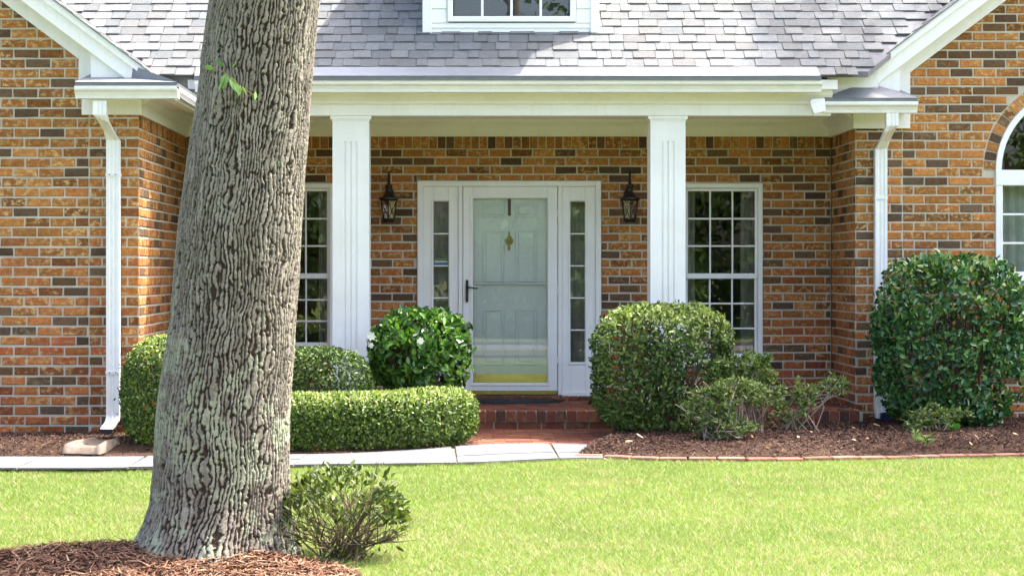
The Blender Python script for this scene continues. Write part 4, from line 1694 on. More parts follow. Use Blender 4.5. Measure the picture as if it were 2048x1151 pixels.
Z = 0.010 + 0.05 * sstep(0.0, 0.4, Y - walk_back(X)) + 0.02 * (vnoise(np.stack([X * 3.1, Y * 3.1, np.full(n, 3.0)], 1)) - 0.5)
chips('left_bed_mulch', np.stack([X, Y, Z], 1), (0.018, 0.055), (0.003, 0.008), MP_DARK, label='brown shredded mulch along the foot of the left brick wall')
n = 14000
R = np.sqrt(RNG.uniform(0, 1, n)) * 1.03
A = RNG.uniform(0, 2 * math.pi, n)
X, Y = MOUND[0] + MOUND[2] * R * np.cos(A), MOUND[1] + MOUND[3] * R * np.sin(A)
Z = mulch_z(X, Y)
chips('tree_ring_mulch', np.stack([X, Y, Z], 1), (0.04, 0.11), (0.003, 0.008), MP_RED, tilt=0.22, label='reddish pine straw and bark mulch heaped around the tree trunk')
# pale dry leaves lying on the right bed
n = 60
X = RNG.uniform(1.2, 5.0, n)
Y0, Y1 = rb0(X), np.minimum(rb1(X), -1.6)
Y = Y0 + (Y1 - Y0) * RNG.uniform(0, 1, n)
Z = 0.035 + 0.05 * sstep(0.0, 0.5, Y - (edgeY(X) + 0.2))
chips('fallen_leaves', np.stack([X, Y, Z], 1), (0.03, 0.06), (0.02, 0.03), [(0.42, 0.30, 0.18), (0.5, 0.4, 0.28), (0.35, 0.2, 0.1)], label='few pale dry leaves scattered over the right mulch bed')

# brick edging of the right bed
edging = empty('brick_edging', (2.0, -4.1, 0))
tag(edging, 'row of pinkish bricks edging the right mulch bed along the lawn', 'edging')
x = 0.80
while x < 5.6:
    xm = x + 0.1
    y = float(edgeY(xm)) + 0.115
    sl_ = float(edgeY(xm + 0.1) - edgeY(xm - 0.1)) / 0.2
    o = flat_brick(-0.097, 0.097, -0.046, 0.046, -0.05, 0.016 + random.uniform(-0.004, 0.004), edging, colour=(lambda v: (0.27 * v, 0.125 * v, 0.09 * v, 0.1))(random.uniform(0.8, 1.1)), ch=0.006)
    o.location = (xm - 2.0, y + 4.1, o.location.z)
    o.rotation_euler = (0, 0, math.atan(sl_) + random.uniform(-0.02, 0.02))
    x += 0.205 / math.sqrt(1 + sl_ * sl_) + 0.003

# ------------------------------------------------------------------ grass
def grass(name, n, xr, yr, hgt, wid, label):
    X = RNG.uniform(*xr, n)
    Y = RNG.uniform(*yr, n)
    keep = (Y < edgeY(X) + 0.03 + RNG.normal(0, 0.022, n)) & (mound_r(X, Y) > 1.0 + RNG.normal(0, 0.02, n))
    X, Y = X[keep], Y[keep]
    n = len(X)
    Z = ground_z(X, Y) - 0.012
    P = np.stack([X, Y, Z], 1)
    t = fbm(np.stack([X * 1.6, Y * 1.6, np.zeros(n)], 1), 3, 3)
    t2 = fbm(np.stack([X * 7.0, Y * 7.0, np.ones(n)], 1), 9, 2)
    H = RNG.uniform(0.6, 1.25, n) * hgt * (0.75 + 0.6 * t2)
    a = RNG.uniform(0, 2 * math.pi, n)
    lean = RNG.uniform(0.25, 1.5, n)
    side = np.stack([np.cos(a), np.sin(a), np.zeros(n)], 1) * (wid * RNG.uniform(0.6, 1.2, n) / 2)[:, None]
    ld = RNG.uniform(0, 2 * math.pi, n)
    tip = P + np.stack([np.cos(ld) * lean * H, np.sin(ld) * lean * H, H], 1)
    V = np.stack([P - side, P + side, tip], 1).reshape(-1, 3)
    F = np.arange(3 * n).reshape(n, 3)
    g0, g1, straw = np.array((0.14, 0.235, 0.042)), np.array((0.225, 0.31, 0.075)), np.array((0.38, 0.34, 0.20))
    m = np.clip(t + RNG.normal(0, 0.22, n), 0, 1)[:, None]
    C = g0 * (1 - m) + g1 * m
    t3 = fbm(np.stack([X * 2.7 + 5, Y * 4.2, np.full(n, 2.0)], 1), 19, 3)
    ps = 0.07 + 0.25 * sstep(0.55, 0.75, t2) + 0.20 * sstep(0.60, 0.74, t3)
    s = (RNG.uniform(0, 1, n) < ps)[:, None]
    C = np.where(s, straw * RNG.uniform(0.7, 1.2, n)[:, None], C) * RNG.uniform(0.8, 1.2, n)[:, None]
    tag(link(name, fast_mesh(name, V, F, M['grass'], np.repeat(C, 3, 0))), label, None, None, 'stuff')


grass('lawn_grass', 560000, (-3.9, 5.6), (-10.2, -3.75), 0.024, 0.0047, 'short sunlit yellow-green lawn between the tree and the walk')
grass('lawn_grass_beyond', 120000, (-14, 14), (-16, -10.0), 0.045, 0.012, 'sunlit lawn nearer the street than the tree')


# ------------------------------------------------------------------ leaves
def leaf_mesh(name, P, D, L, W, C, mat, fold=0.25, fancy=True, face=None, loose=0.38):
    """P base points, D unit directions, L lengths, W widths, C colours"""
    n = len(P)
    rv = RNG.normal(0, 1, (n, 3)) if face is None else face + RNG.normal(0, loose, (n, 3))
    side = np.cross(D, rv)
    side /= np.maximum(1e-6, np.linalg.norm(side, axis=1))[:, None]
    up = np.cross(side, D)
    flip = np.sign(up[:, 2]) if face is None else np.sign((up * face).sum(1))
    flip[flip == 0] = 1
    up *= flip[:, None]
    l, w = L[:, None], W[:, None] / 2
    droop = -up * (L * 0.12)[:, None]
    if fancy:
        b = P
        La = P + D * l * 0.33 + side * w * 0.95 + up * w * fold
        Lb = P + D * l * 0.70 + side * w * 0.80 + up * w * fold + droop * 0.4
        tp = P + D * l + droop
        Rb = P + D * l * 0.70 - side * w * 0.80 + up * w * fold + droop * 0.4
        Ra = P + D * l * 0.33 - side * w * 0.95 + up * w * fold
        V = np.stack([b, La, Lb, tp, Rb, Ra], 1).reshape(-1, 3)
        i = np.arange(n)[:, None] * 6
        F = np.concatenate([i + np.array([[0, 3, 2, 1]]), i + np.array([[0, 5, 4, 3]])])
        k = 6
    else:
        V = np.stack([P, P + D * l * 0.5 + side * w + up * w * fold, P + D * l, P + D * l * 0.5 - side * w + up * w * fold], 1).reshape(-1, 3)
        i = np.arange(n)[:, None] * 4
        F = np.concatenate([i + np.array([[0, 2, 1]]), i + np.array([[0, 3, 2]])])
        k = 4
    return fast_mesh(name, V, F, mat, np.repeat(C, k, 0))


def pal_cols(n, pal, var=0.2):
    pal = np.array(pal)
    return pal[RNG.integers(0, len(pal), n)] * RNG.uniform(1 - var, 1 + var, n)[:, None]


def unit(v):
    return v / np.maximum(1e-9, np.linalg.norm(v, axis=1))[:, None]


def shell_points(n, rad, pw, shell, seed, namp=0.06, nfreq=3.0, zmin=-1.0, gaps=0.0, gfreq=6.0):
    """points near the surface of a noisy superellipsoid, with outward directions (local coords, centred)"""
    out, nor = [], []
    got = 0
    while got < n:
        d = unit(RNG.normal(0, 1, (n, 3)))
        r = (np.abs(d) ** pw).sum(1) ** (-1.0 / pw)
        disp = 1 + namp * 2 * (fbm(d * nfreq + 10, seed, 3) - 0.5)
        t = 1 - np.abs(RNG.normal(0, shell, n))
        t = t + (RNG.uniform(0, 1, n) < 0.03) * RNG.uniform(0, 0.08, n)
        t = np.clip(t, 0.05, 1.07)
        p = d * (r * disp * t)[:, None] * np.array(rad)
        # surface weight so flat faces are covered evenly
        keep = p[:, 2] > zmin
        if gaps:
            keep &= fbm(p * gfreq + 50, seed + 5, 2) > gaps
        g = np.sign(d) * np.abs(d) ** (pw - 1) / np.array(rad)
        out.append(p[keep])
        nor.append(unit(g)[keep])
        got += keep.sum()
    return np.concatenate(out)[:n], np.concatenate(nor)[:n]


TWIG = [(0.085, 0.062, 0.042), (0.055, 0.04, 0.028), (0.12, 0.09, 0.062)]


def stems(parent, base_r, n, tip_fn, r0=0.007, name='stem', cols=TWIG, sub=2):
    b = MB()
    for i in range(n):
        a = random.uniform(0, 2 * math.pi)
        rr = base_r * math.sqrt(random.random())
        p0 = Vector((rr * math.cos(a), rr * math.sin(a), -0.03))
        p3 = Vector(tip_fn())
        c = random.choice(cols) + (1,)
        mid1 = p0.lerp(p3, 0.35) + Vector((random.uniform(-1, 1), random.uniform(-1, 1), random.uniform(0.2, 0.9))) * 0.05
        mid2 = p0.lerp(p3, 0.7) + Vector((random.uniform(-1, 1), random.uniform(-1, 1), random.uniform(-0.2, 0.8))) * 0.05
        pts = [p0, mid1, mid2, p3]
        r = r0 * random.uniform(0.7, 1.3)
        b.tube(pts, [r, r * 0.8, r * 0.55, r * 0.3], 5, c)
        for s in range(sub):
            q0 = mid1.lerp(mid2, random.random()) if random.random() < 0.5 else mid2.lerp(p3, random.random() * 0.7)
            dv = (p3 - p0).normalized() + Vector((random.uniform(-1, 1), random.uniform(-1, 1), random.uniform(-0.2, 0.8)))
            ln = random.uniform(0.08, 0.2)
            q1 = q0 + dv.normalized() * ln
            qm = q0.lerp(q1, 0.5) + Vector((random.uniform(-1, 1), random.uniform(-1, 1), random.uniform(-1, 1))) * 0.012
            b.tube([q0, qm, q1], [r * 0.45, r * 0.35, r * 0.2], 4, c)
    o = b.build(name, M['twig'], parent)
    o['kind'] = 'stuff'
    return o


def shrub(name, label, base, rad, zc, pw, n, Lr, Wr, pal, mat='leafsoft', shell=0.1, seed=1, namp=0.05, nfreq=3.0, zmin=None, gaps=0.0, gfreq=6.0, outw=0.35, upw=0.25, rnd=0.65, nstem=14, stem_r=0.012, base_r=0.12, fancy=True, sun_tint=0.0, loose=0.38, group=None):
    o = empty(name, base)
    tag(o, label, 'shrub', group)
    zmin_l = (0.01 - zc) if zmin is None else (zmin - zc)
    P, N = shell_points(n, rad, pw, shell, seed, namp, nfreq, zmin_l, gaps, gfreq)
    P = P + np.array([0, 0, zc])
    D = unit(N * outw + np.array([0, 0, upw]) + RNG.normal(0, rnd, (n, 3)))
    L, W = RNG.uniform(*Lr, n), RNG.uniform(*Wr, n)
    C = pal_cols(n, pal)
    if sun_tint:
        fl = (RNG.uniform(0, 1, n) < sun_tint * sstep(0.35, 0.95, (P[:, 2] - zc) / rad[2]))[:, None]  # share of pale leaves grows upwards: sunlight painted into the crown
        C = np.where(fl, pal_cols(n, SUNTOP, 0.15), C)
    f = link('foliage', leaf_mesh('foliage', P - D * (L * 0.5)[:, None], D, L, W, C, M[mat], 0.3, fancy, N + np.array([0, 0, 0.25]), loose), o)
    f['kind'] = 'stuff'
    def tip():
        while True:
            d = Vector((random.gauss(0, 1), random.gauss(0, 1), abs(random.gauss(0, 1)))).normalized()
            t = random.uniform(0.5, 0.95)
            p = Vector((d.x * rad[0] * t, d.y * rad[1] * t, zc + d.z * rad[2] * t * 0.9))
            if p.z > 0.1:
                return p
    if nstem:
        stems(o, base_r, nstem, tip, stem_r)
    return o


SUNTOP = [(0.30, 0.36, 0.12), (0.36, 0.40, 0.17), (0.25, 0.33, 0.09)]  # pale greens that put sunlight into the colour of top leaves
BOX = [(0.085, 0.145, 0.026), (0.05, 0.095, 0.02), (0.125, 0.195, 0.036), (0.18, 0.24, 0.055), (0.028, 0.06, 0.014)]
DARKBOX = [(0.05, 0.095, 0.022), (0.03, 0.062, 0.016), (0.075, 0.125, 0.027), (0.11, 0.16, 0.042)]
GARD = [(0.07, 0.17, 0.024), (0.04, 0.115, 0.018), (0.115, 0.25, 0.035), (0.025, 0.07, 0.014), (0.16, 0.30, 0.055)]
HOLLY = [(0.028, 0.095, 0.034), (0.042, 0.13, 0.042), (0.016, 0.058, 0.023), (0.07, 0.185, 0.05), (0.12, 0.23, 0.05)]
MIXED = [(0.075, 0.135, 0.03), (0.042, 0.088, 0.022), (0.105, 0.18, 0.038), (0.17, 0.225, 0.06), (0.025, 0.055, 0.016)]
AZAL = [(0.105, 0.155, 0.045), (0.15, 0.215, 0.07), (0.06, 0.10, 0.032), (0.23, 0.29, 0.12)]
OLIVE = [(0.075, 0.105, 0.026), (0.05, 0.075, 0.02), (0.11, 0.15, 0.04), (0.16, 0.20, 0.065), (0.04, 0.06, 0.018)]

shrub('boxwood_shrub', 'tall clipped round boxwood beside the left downspout, half hidden by the trunk', (-2.08, -3.30, 0.02), (0.53, 0.50, 0.46), 0.40, 3.0, 23000, (0.026, 0.042), (0.015, 0.023), BOX, 'leafsoft', 0.06, 2, 0.05, 4.0, zmin=0.02, nstem=10, fancy=False, sun_tint=0.6)
shrub('boxwood_shrub', 'low clipped green mound behind the hedge, between trunk and porch column', (-1.28, -2.40, 0.02), (0.56, 0.48, 0.39), 0.33, 2.8, 10000, (0.026, 0.042), (0.015, 0.023), DARKBOX, 'leafsoft', 0.06, 3, 0.05, 4.0, zmin=0.15, nstem=10, fancy=False)

# low curved hedge
hedge = empty('low_hedge', (-0.7, -3.4, 0.0))
tag(hedge, 'long low clipped hedge curving along the walkway, sunlit pale on top', 'hedge')
HC = [(-1.75, -3.55), (-1.2, -3.52), (-0.7, -3.38), (-0.32, -3.08), (-0.20, -2.80)]
tt_ = np.linspace(0, 1, 60)
B0, B1, B2, B3 = (np.array(p_) for p_ in ((-1.75, -3.53), (-1.0, -3.60), (-0.30, -3.42), (-0.20, -2.82)))
bz = ((1 - tt_) ** 3)[:, None] * B0 + (3 * tt_ * (1 - tt_) ** 2)[:, None] * B1 + (3 * tt_ ** 2 * (1 - tt_))[:, None] * B2 + (tt_ ** 3)[:, None] * B3
hx_, hy_ = bz[:, 0], bz[:, 1]
seg = np.concatenate([[0], np.cumsum(np.hypot(np.diff(hx_), np.diff(hy_)))])
n = 30000
t = RNG.uniform(-0.12, seg[-1] + 0.12, n)
tc = np.clip(t, 0, seg[-1])
cx, cy = np.interp(tc, seg, hx_), np.interp(tc, seg, hy_)
e = 5e-2
tx, ty = np.interp(np.clip(tc + e, 0, seg[-1]), seg, hx_) - np.interp(np.clip(tc - e, 0, seg[-1]), seg, hx_), np.interp(np.clip(tc + e, 0, seg[-1]), seg, hy_) - np.interp(np.clip(tc - e, 0, seg[-1]), seg, hy_)
tl = np.hypot(tx, ty)
tx, ty = tx / tl, ty / tl
a = RNG.uniform(0, 2 * math.pi, n)
pw = 3.2
rr = (np.abs(np.cos(a)) ** pw + np.abs(np.sin(a)) ** pw) ** (-1 / pw)
over = np.maximum(np.abs(t - tc) / 0.12, 0)
endf = np.sqrt(np.clip(1 - over ** 2, 0, 1))
dep = np.clip(1 - np.abs(RNG.normal(0, 0.09, n)), 0.2, 1.03)
disp = 1 + 0.10 * (fbm(np.stack([t * 4, a * 1.2, np.zeros(n)], 1), 21, 3) - 0.5)
u = np.cos(a) * rr * 0.30 * dep * disp * (0.3 + 0.7 * endf)
v = np.sin(a) * rr * 0.212 * dep * disp * (0.6 + 0.4 * endf) + 0.212
sh = (t - tc) * 2.2
P = np.stack([cx - ty * u + tx * sh, cy + tx * u + ty * sh, v], 1)
N = np.stack([-ty * np.cos(a) + tx * sh * 3, tx * np.cos(a) + ty * sh * 3, np.sin(a)], 1)
keep = P[:, 2] > 0.02
P, N = P[keep], unit(N[keep])
n = len(P)
D = unit(N * 0.35 + np.array([0, 0, 0.25]) + RNG.normal(0, 0.65, (n, 3)))
L, W = RNG.uniform(0.026, 0.044, n), RNG.uniform(0.015, 0.024, n)
f = link('foliage', leaf_mesh('foliage', P - np.array([-0.7, -3.4, 0]), D, L, W, np.where((RNG.uniform(0, 1, n) < 0.65 * sstep(0.28, 0.41, P[:, 2]))[:, None], pal_cols(n, SUNTOP, 0.15), pal_cols(n, BOX)), M['leafsoft'], 0.3, False, N + np.array([0, 0, 0.25])), hedge)  # upper leaves coloured paler to stand for sun on the hedge top
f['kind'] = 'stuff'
b = MB()
for i in range(26):
    tt = random.uniform(0.05, seg[-1] - 0.05)
    q = Vector((np.interp(tt, seg, hx_) + 0.7, np.interp(tt, seg, hy_) + 3.4, 0))
    b.tube([q, q + Vector((random.uniform(-0.05, 0.05), random.uniform(-0.05, 0.05), 0.2)), q + Vector((random.uniform(-0.15, 0.15), random.uniform(-0.15, 0.15), 0.4))], [0.008, 0.006, 0.003], 5, TWIG[1] + (1,))
b.build('stem', M['twig'], hedge)['kind'] = 'stuff'

# gardenia with flowers
gard = shrub('gardenia_shrub', 'bright glossy green gardenia with white flowers left of the front door', (-0.37, -2.10, 0.02), (0.42, 0.40, 0.37), 0.66, 2.6, 3200, (0.055, 0.088), (0.027, 0.042), GARD, 'leaf', 0.16, 5, 0.12, 4.5, zmin=0.34, gaps=0.38, loose=0.8, outw=0.6, upw=0.5, rnd=0.7, nstem=34, stem_r=0.009, base_r=0.14)
for (px, py, s_) in ((743, 672, 1.2), (841, 681, 1.0), (742, 690, 0.8)):
    Yf = -2.56 if px > 800 else -2.36
    c = Vector((PX(px, Yf) + 0.37, Yf + 2.10, PZ(py, Yf) - 0.02))
    b = MB()
    for k in range(7):
        an = 2 * math.pi * k / 7 + random.uniform(-0.15, 0.15)
        d = Vector((math.cos(an), -0.35, math.sin(an)))
        sd_ = Vector((-math.sin(an), 0, math.cos(an)))
        l, w = 0.034 * s_, 0.012 * s_
        b.add([c, c + d * l * 0.5 + sd_ * w, c + d * l + Vector((0, 0.008, 0)), c + d * l * 0.5 - sd_ * w], [(0, 1, 2, 3)])
    b.tube([c + Vector((0, 0.01, 0)), c + Vector((0, -0.012, 0))], [0.007, 0.004], 6)
    b.build('flower', M['petal'], gard)

# big rounded shrub right of the door
shrub('rounded_shrub', 'large rounded shrub before the right column, pale sunlit crown and bare lower stems', (1.62, -2.25, 0.03), (0.575, 0.52, 0.53), 0.52, 3.6, 11500, (0.034, 0.056), (0.017, 0.026), MIXED, 'leafsoft', 0.10, 7, 0.10, 4.5, zmin=0.04, gaps=0.39, gfreq=5.5, sun_tint=0.6, loose=0.7, nstem=60, stem_r=0.009, base_r=0.28)

# straggly azaleas
def azalea(label, base, blobs, npl, nst, spread, dead=0.4):
    o = empty('azalea_shrub', base)
    tag(o, label, 'shrub', 'thin azaleas in the right bed')
    PP, DD = [], []
    b = MB()
    for (c, r, k) in blobs:
        for i in range(k):
            d = Vector((random.gauss(0, 1), random.gauss(0, 1), random.gauss(0, 1) * 0.8 + 0.3)).normalized()
            tip = Vector(c) + Vector((d.x * r[0], d.y * r[1], d.z * r[2])) * random.uniform(0.5, 1.0)
            if tip.z < 0.04:
                continue
            for q in range(npl):
                dd = (d * 0.5 + Vector((random.gauss(0, 1), random.gauss(0, 1), random.gauss(0.5, 0.7)))).normalized()
                PP.append(tip + dd * 0.004)
                DD.append(dd)
            if random.random() < 0.16:
                p0 = Vector((random.uniform(-1, 1) * spread, random.uniform(-1, 1) * spread, 0))
                mm = p0.lerp(tip, 0.5) + Vector((random.uniform(-1, 1), random.uniform(-1, 1), random.uniform(0, 1))) * 0.09
                b.tube([p0, mm, tip], [0.005, 0.0035, 0.0018], 4, random.choice([(0.20, 0.15, 0.11, 1), (0.13, 0.095, 0.07, 1), (0.30, 0.25, 0.20, 1)]))
    for i in range(nst):
        a = random.uniform(0, 2 * math.pi)
        c, r, k = random.choice(blobs)
        tip = Vector(c) + Vector((random.gauss(0, 0.6) * r[0], random.gauss(0, 0.6) * r[1], random.uniform(-0.5, 1.1) * r[2]))
        p0 = Vector((random.uniform(-1, 1) * spread, random.uniform(-1, 1) * spread, 0))
        mm = p0.lerp(tip, 0.55) + Vector((random.uniform(-1, 1), random.uniform(-1, 1), random.uniform(-0.3, 1))) * 0.10
        b.tube([p0, mm, tip], [0.005, 0.004, 0.002], 4, random.choice([(0.30, 0.25, 0.20, 1), (0.38, 0.33, 0.28, 1), (0.17, 0.125, 0.09, 1)]))
    PP, DD = np.array([tuple(p) for p in PP]), np.array([tuple(p) for p in DD])
    n = len(PP)
    f = link('foliage', leaf_mesh('foliage', PP, DD, RNG.uniform(0.032, 0.056, n), RNG.uniform(0.013, 0.020, n), pal_cols(n, AZAL, 0.25), M['leafsoft'], 0.2, True), o)
    f['kind'] = 'stuff'
    b.build('stem', M['twig'], o)['kind'] = 'stuff'
    return o


azalea('straggly azalea with bare grey twigs at the front of the right bed', (1.98, -3.25, 0.05), [((-0.10, 0, 0.22), (0.20, 0.2, 0.22), 150), ((0.12, 0.05, 0.36), (0.22, 0.2, 0.14), 90), ((0.05, -0.1, 0.1), (0.2, 0.15, 0.1), 60)], 8, 46, 0.17)
azalea('upright light green azalea tuft below the right porch window', (2.28, -2.75, 0.05), [((0.0, 0.0, 0.52), (0.20, 0.16, 0.12), 110), ((0.05, 0, 0.34), (0.2, 0.15, 0.14), 60)], 11, 7, 0.10)
azalea('sparse low azalea with dry twigs at the corner of the porch floor', (2.72, -2.35, 0.05), [((-0.05, 0, 0.26), (0.26, 0.18, 0.16), 80), ((0.30, 0.1, 0.34), (0.12, 0.12, 0.12), 36), ((-0.1, -0.05, 0.14), (0.2, 0.15, 0.1), 30)], 7, 8, 0.16)
azalea('small pale azalea seedling in front of the big holly', (3.75, -2.55, 0.05), [((0.0, 0, 0.14), (0.18, 0.1, 0.08), 34), ((-0.12, -0.05, 0.07), (0.10, 0.08, 0.05), 18), ((0.22, 0, 0.15), (0.1, 0.08, 0.05), 14)], 9, 4, 0.08)

# holly at the right
holly = shrub('holly_shrub', 'large dark glossy holly standing against the right wing wall', (4.07, -1.86, 0.03), (0.635, 0.52, 0.73), 0.74, 3.4, 7800, (0.050, 0.078), (0.026, 0.040), HOLLY, 'leaf', 0.17, 9, 0.11, 5.0, zmin=0.05, gaps=0.40, gfreq=5.5, loose=0.8, sun_tint=0.15, nstem=54, stem_r=0.010, base_r=0.25)
b = MB()
for i in range(26):
    p = Vector((-0.55 + random.uniform(-0.07, 0.10), random.uniform(-0.3, -0.1), random.uniform(0.85, 1.3)))
    d = Vector((random.uniform(-1, 0.2), random.uniform(-0.6, 0.2), random.uniform(-0.3, 1))).normalized()
    b.tube([p - d * 0.08, p, p + d * 0.06], [0.003, 0.002, 0.001], 4, random.choice([(0.32, 0.2, 0.14, 1), (0.2, 0.13, 0.09, 1)]))
b.build('dead_twig', M['twig'], holly)['kind'] = 'stuff'


def weed(name, label, px, py, Y, n, L, W, pal, upw, parts='leaf', cat='plant'):
    o = empty(name, (PX(px, Y), Y, 0.05))
    tag(o, label, cat)
    b = MB()
    Pn, Dn = [], []
    for i in range(n):
        a = 2 * math.pi * i / n + random.uniform(-0.4, 0.4)
        d = Vector((math.cos(a), math.sin(a), random.uniform(0.2, 1.0) * upw)).normalized()
        hgt = random.uniform(0.0, 0.08) * upw
        p = Vector((d.x * 0.01, d.y * 0.01, hgt))
        Pn.append(tuple(p))
        Dn.append(tuple(d))
    k = len(Pn)
    f = link('foliage', leaf_mesh('foliage', np.array(Pn), np.array(Dn), RNG.uniform(L * 0.7, L * 1.2, k), RNG.uniform(W * 0.8, W * 1.2, k), pal_cols(k, pal), M['leafsoft']), o)
    f['kind'] = 'stuff'
    MB().tube([(0, 0, -0.02), (0.004, 0, 0.05), (0, 0, 0.09 * upw)], [0.004, 0.003, 0.002], 5, (0.12, 0.2, 0.05, 1)).build('stem', M['twig'], o)


weed('broadleaf_weed', 'bright green broad-leaved weed in front of the holly', 1903, 838, -2.45, 16, 0.085, 0.035, [(0.12, 0.30, 0.05), (0.17, 0.36, 0.07)], 1.0)
weed('grassy_weed', 'tiny bright green grassy weed near the brick edging', 1852, 908, -3.65, 14, 0.08, 0.010, [(0.17, 0.36, 0.07)], 0.9)
weed('pale_weed', 'tiny pale feathery weed beside the grassy weed on the mulch', 1832, 893, -3.45, 40, 0.045, 0.008, [(0.24, 0.34, 0.12)], 1.2)

# open shrub beside the tree
tb = empty('open_shrub', (-0.62, -8.18, float(ground_z(-0.62, -8.18)) + 0.02))
tag(tb, 'small open shrub with bare branching stems right of the tree trunk', 'shrub')
tips = []
def obtip():
    a = random.uniform(0, 2 * math.pi)
    e = random.uniform(0.05, 1.0)
    p = Vector((math.cos(a) * 0.31 * math.sqrt(1 - e * e * 0.75), math.sin(a) * 0.27 * math.sqrt(1 - e * e * 0.75), 0.03 + 0.34 * e))
    tips.append(p)
    return p
stems(tb, 0.13, 72, obtip, 0.0052, cols=[(0.10, 0.08, 0.045), (0.075, 0.06, 0.035), (0.14, 0.11, 0.07)], sub=4)
n = 800
P, N = shell_points(n, (0.325, 0.28, 0.33), 2.4, 0.12, 12, 0.14, 5.0, 0.06, 0.40, 9.0)
P = P + np.array([0, 0, 0.09])
lowP, lowN = shell_points(190, (0.33, 0.28, 0.25), 2.2, 0.15, 13, 0.1, 4.0, -0.22, 0.3, 8.0)
lowP = lowP + np.array([0, 0, 0.20])
P, N = np.concatenate([P, lowP]), np.concatenate([N, lowN])
n = len(P)
D = unit(N * 0.55 + np.array([0, 0, 0.45]) + RNG.normal(0, 0.6, (n, 3)))
link('foliage', leaf_mesh('foliage', P, D, RNG.uniform(0.034, 0.060, n), RNG.uniform(0.015, 0.024, n), pal_cols(n, OLIVE, 0.25), M['leafsoft']), tb)['kind'] = 'stuff'

# ------------------------------------------------------------------ the big tree
TY = -8.14
prof = [(-60, 436, 664), (0, 421, 640), (120, 403, 626), (220, 393, 618), (320, 377, 609), (450, 361, 600), (640, 345, 588), (820, 317, 578), (930, 312, 576), (1000, 303, 575), (1040, 290, 576), (1065, 276, 578), (1090, 262, 584), (1120, 238, 596), (1170, 190, 625)]
sc = S(TY)
pz = np.array([CAMZ - (p[0] - VY) / sc for p in prof])[::-1]
pc = np.array([((p[1] + p[2]) / 2 - VX) / sc for p in prof])[::-1]
pr = np.array([(p[2] - p[1]) / 2 / sc for p in prof])[::-1]
tree = empty('oak_tree', (pc[1], TY, float(ground_z(-1.2, TY))))
tag(tree, 'large leaning oak trunk with ridged grey bark and lichen on the lawn', 'tree')
TO = np.array(tree.location)
NU, NV = 560, 860
zz = np.linspace(-0.30, 2.98, NV)
th = np.linspace(0, 2 * math.pi, NU, endpoint=False)
ZZ, TH = np.meshgrid(zz, th, indexing='ij')
z_, t_ = ZZ.ravel(), TH.ravel()
NC = 90
uu = t_ / (2 * math.pi)
zero = np.zeros_like(z_)
warp = 1.8 * (fbm(np.stack([uu * 16, z_ * 3.2, zero], 1), 31, 3, perx=16) - 0.5) * 2
warp += 0.75 * (fbm(np.stack([uu * 60, z_ * 16, zero + 1], 1), 33, 4, perx=60) - 0.5) * 2
phi = uu * NC + warp
kf = np.floor(phi).astype(np.int64)
fa = phi - kf
e1 = np.minimum(fa, 1 - fa)
plen = 0.10 + 0.22 * _hash(kf % NC, kf * 0, kf * 0, 3)
zv = z_ / plen + 7.3 * _hash(kf % NC, kf * 0, kf * 0 + 1, 4) + 0.5 * (fbm(np.stack([uu * 60, z_ * 8, zero + 2], 1), 37, 2, perx=60) - 0.5)
mz = np.floor(zv).astype(np.int64)
fz = zv - mz
e2 = np.minimum(fz, 1 - fz) * plen * NC / 1.9          # distance to a break, in ridge widths
join = _hash(kf % NC, mz, kf * 0 + 2, 5)               # some breaks stay shallow
ID = _hash(kf % NC, mz, kf * 0 + 3, 6)
fine = fbm(np.stack([uu * 240, z_ * 60, zero], 1), 61, 3, perx=240)
fine2 = fbm(np.stack([uu * 120, z_ * 90, zero + 2], 1), 71, 3, perx=120)
wid = 0.165 + 0.09 * (fbm(np.stack([uu * 40, z_ * 9, zero + 3], 1), 77, 2, perx=40) - 0.5) * 2
edge = e1 - np.clip(0.42 - e2 * 0.55, 0, 0.42) * (0.35 + 0.65 * join)
rag = 0.26 * (fine - 0.5) + 0.20 * (fine2 - 0.5)
ridge = sstep(wid - 0.10, wid + 0.07, edge + rag)
hgt = ridge * (0.72 + 0.36 * ID) + 0.26 * (fine - 0.5) + 0.16 * (fine2 - 0.5)
low = sstep(0.9, 0.0, z_)
Rb = np.interp(z_, pz, pr)
Cx = np.interp(z_, pz, pc)
lob = 1 + (0.05 * np.sin(3 * t_ + 0.6) + 0.04 * np.sin(5 * t_ + 2.0) + 0.03 * np.sin(8 * t_)) * sstep(0.45, -0.15, z_) + 0.012 * np.sin(2 * t_ + z_ * 1.3)
big = 0.014 * (fbm(np.stack([uu * 7, z_ * 3.0, np.full_like(z_, 7.0)], 1), 81, 2, perx=7) - 0.5)
amp = 0.014
Rr = Rb * lob - 0.008 + amp * hgt + big
V = np.stack([Cx + Rr * np.cos(t_), TY + Rr * np.sin(t_) * 0.98 + 0.0 * z_, z_], 1) - TO
# colours: grey ridge plates, brown fissures, lichen with its own patches
lich_n = fbm(np.stack([uu * 26, z_ * 9, np.full_like(z_, 3.0)], 1), 91, 4, perx=26)
band = np.exp(-((z_ - 0.46 - 0.10 * np.sin(t_ * 2 + 1)) / 0.13) ** 2) + 0.55 * np.exp(-((z_ - 0.75) / 0.35) ** 2) * (np.cos(t_ - 3.9) * 0.5 + 0.5) + 0.5 * np.exp(-((z_ - 0.02) / 0.22) ** 2)
lich = 0.9 * sstep(0.47, 0.58, lich_n + 0.30 * band - 0.15) * sstep(0.12, 0.5, hgt) * (0.25 + 0.75 * sstep(1.5, 0.7, z_))
plate = np.array((0.225, 0.202, 0.168))
plate2 = np.array((0.13, 0.11, 0.086))
fis = np.array((0.036, 0.027, 0.021))
redb = np.array((0.062, 0.038, 0.027))
lic = np.array((0.285, 0.295, 0.215))
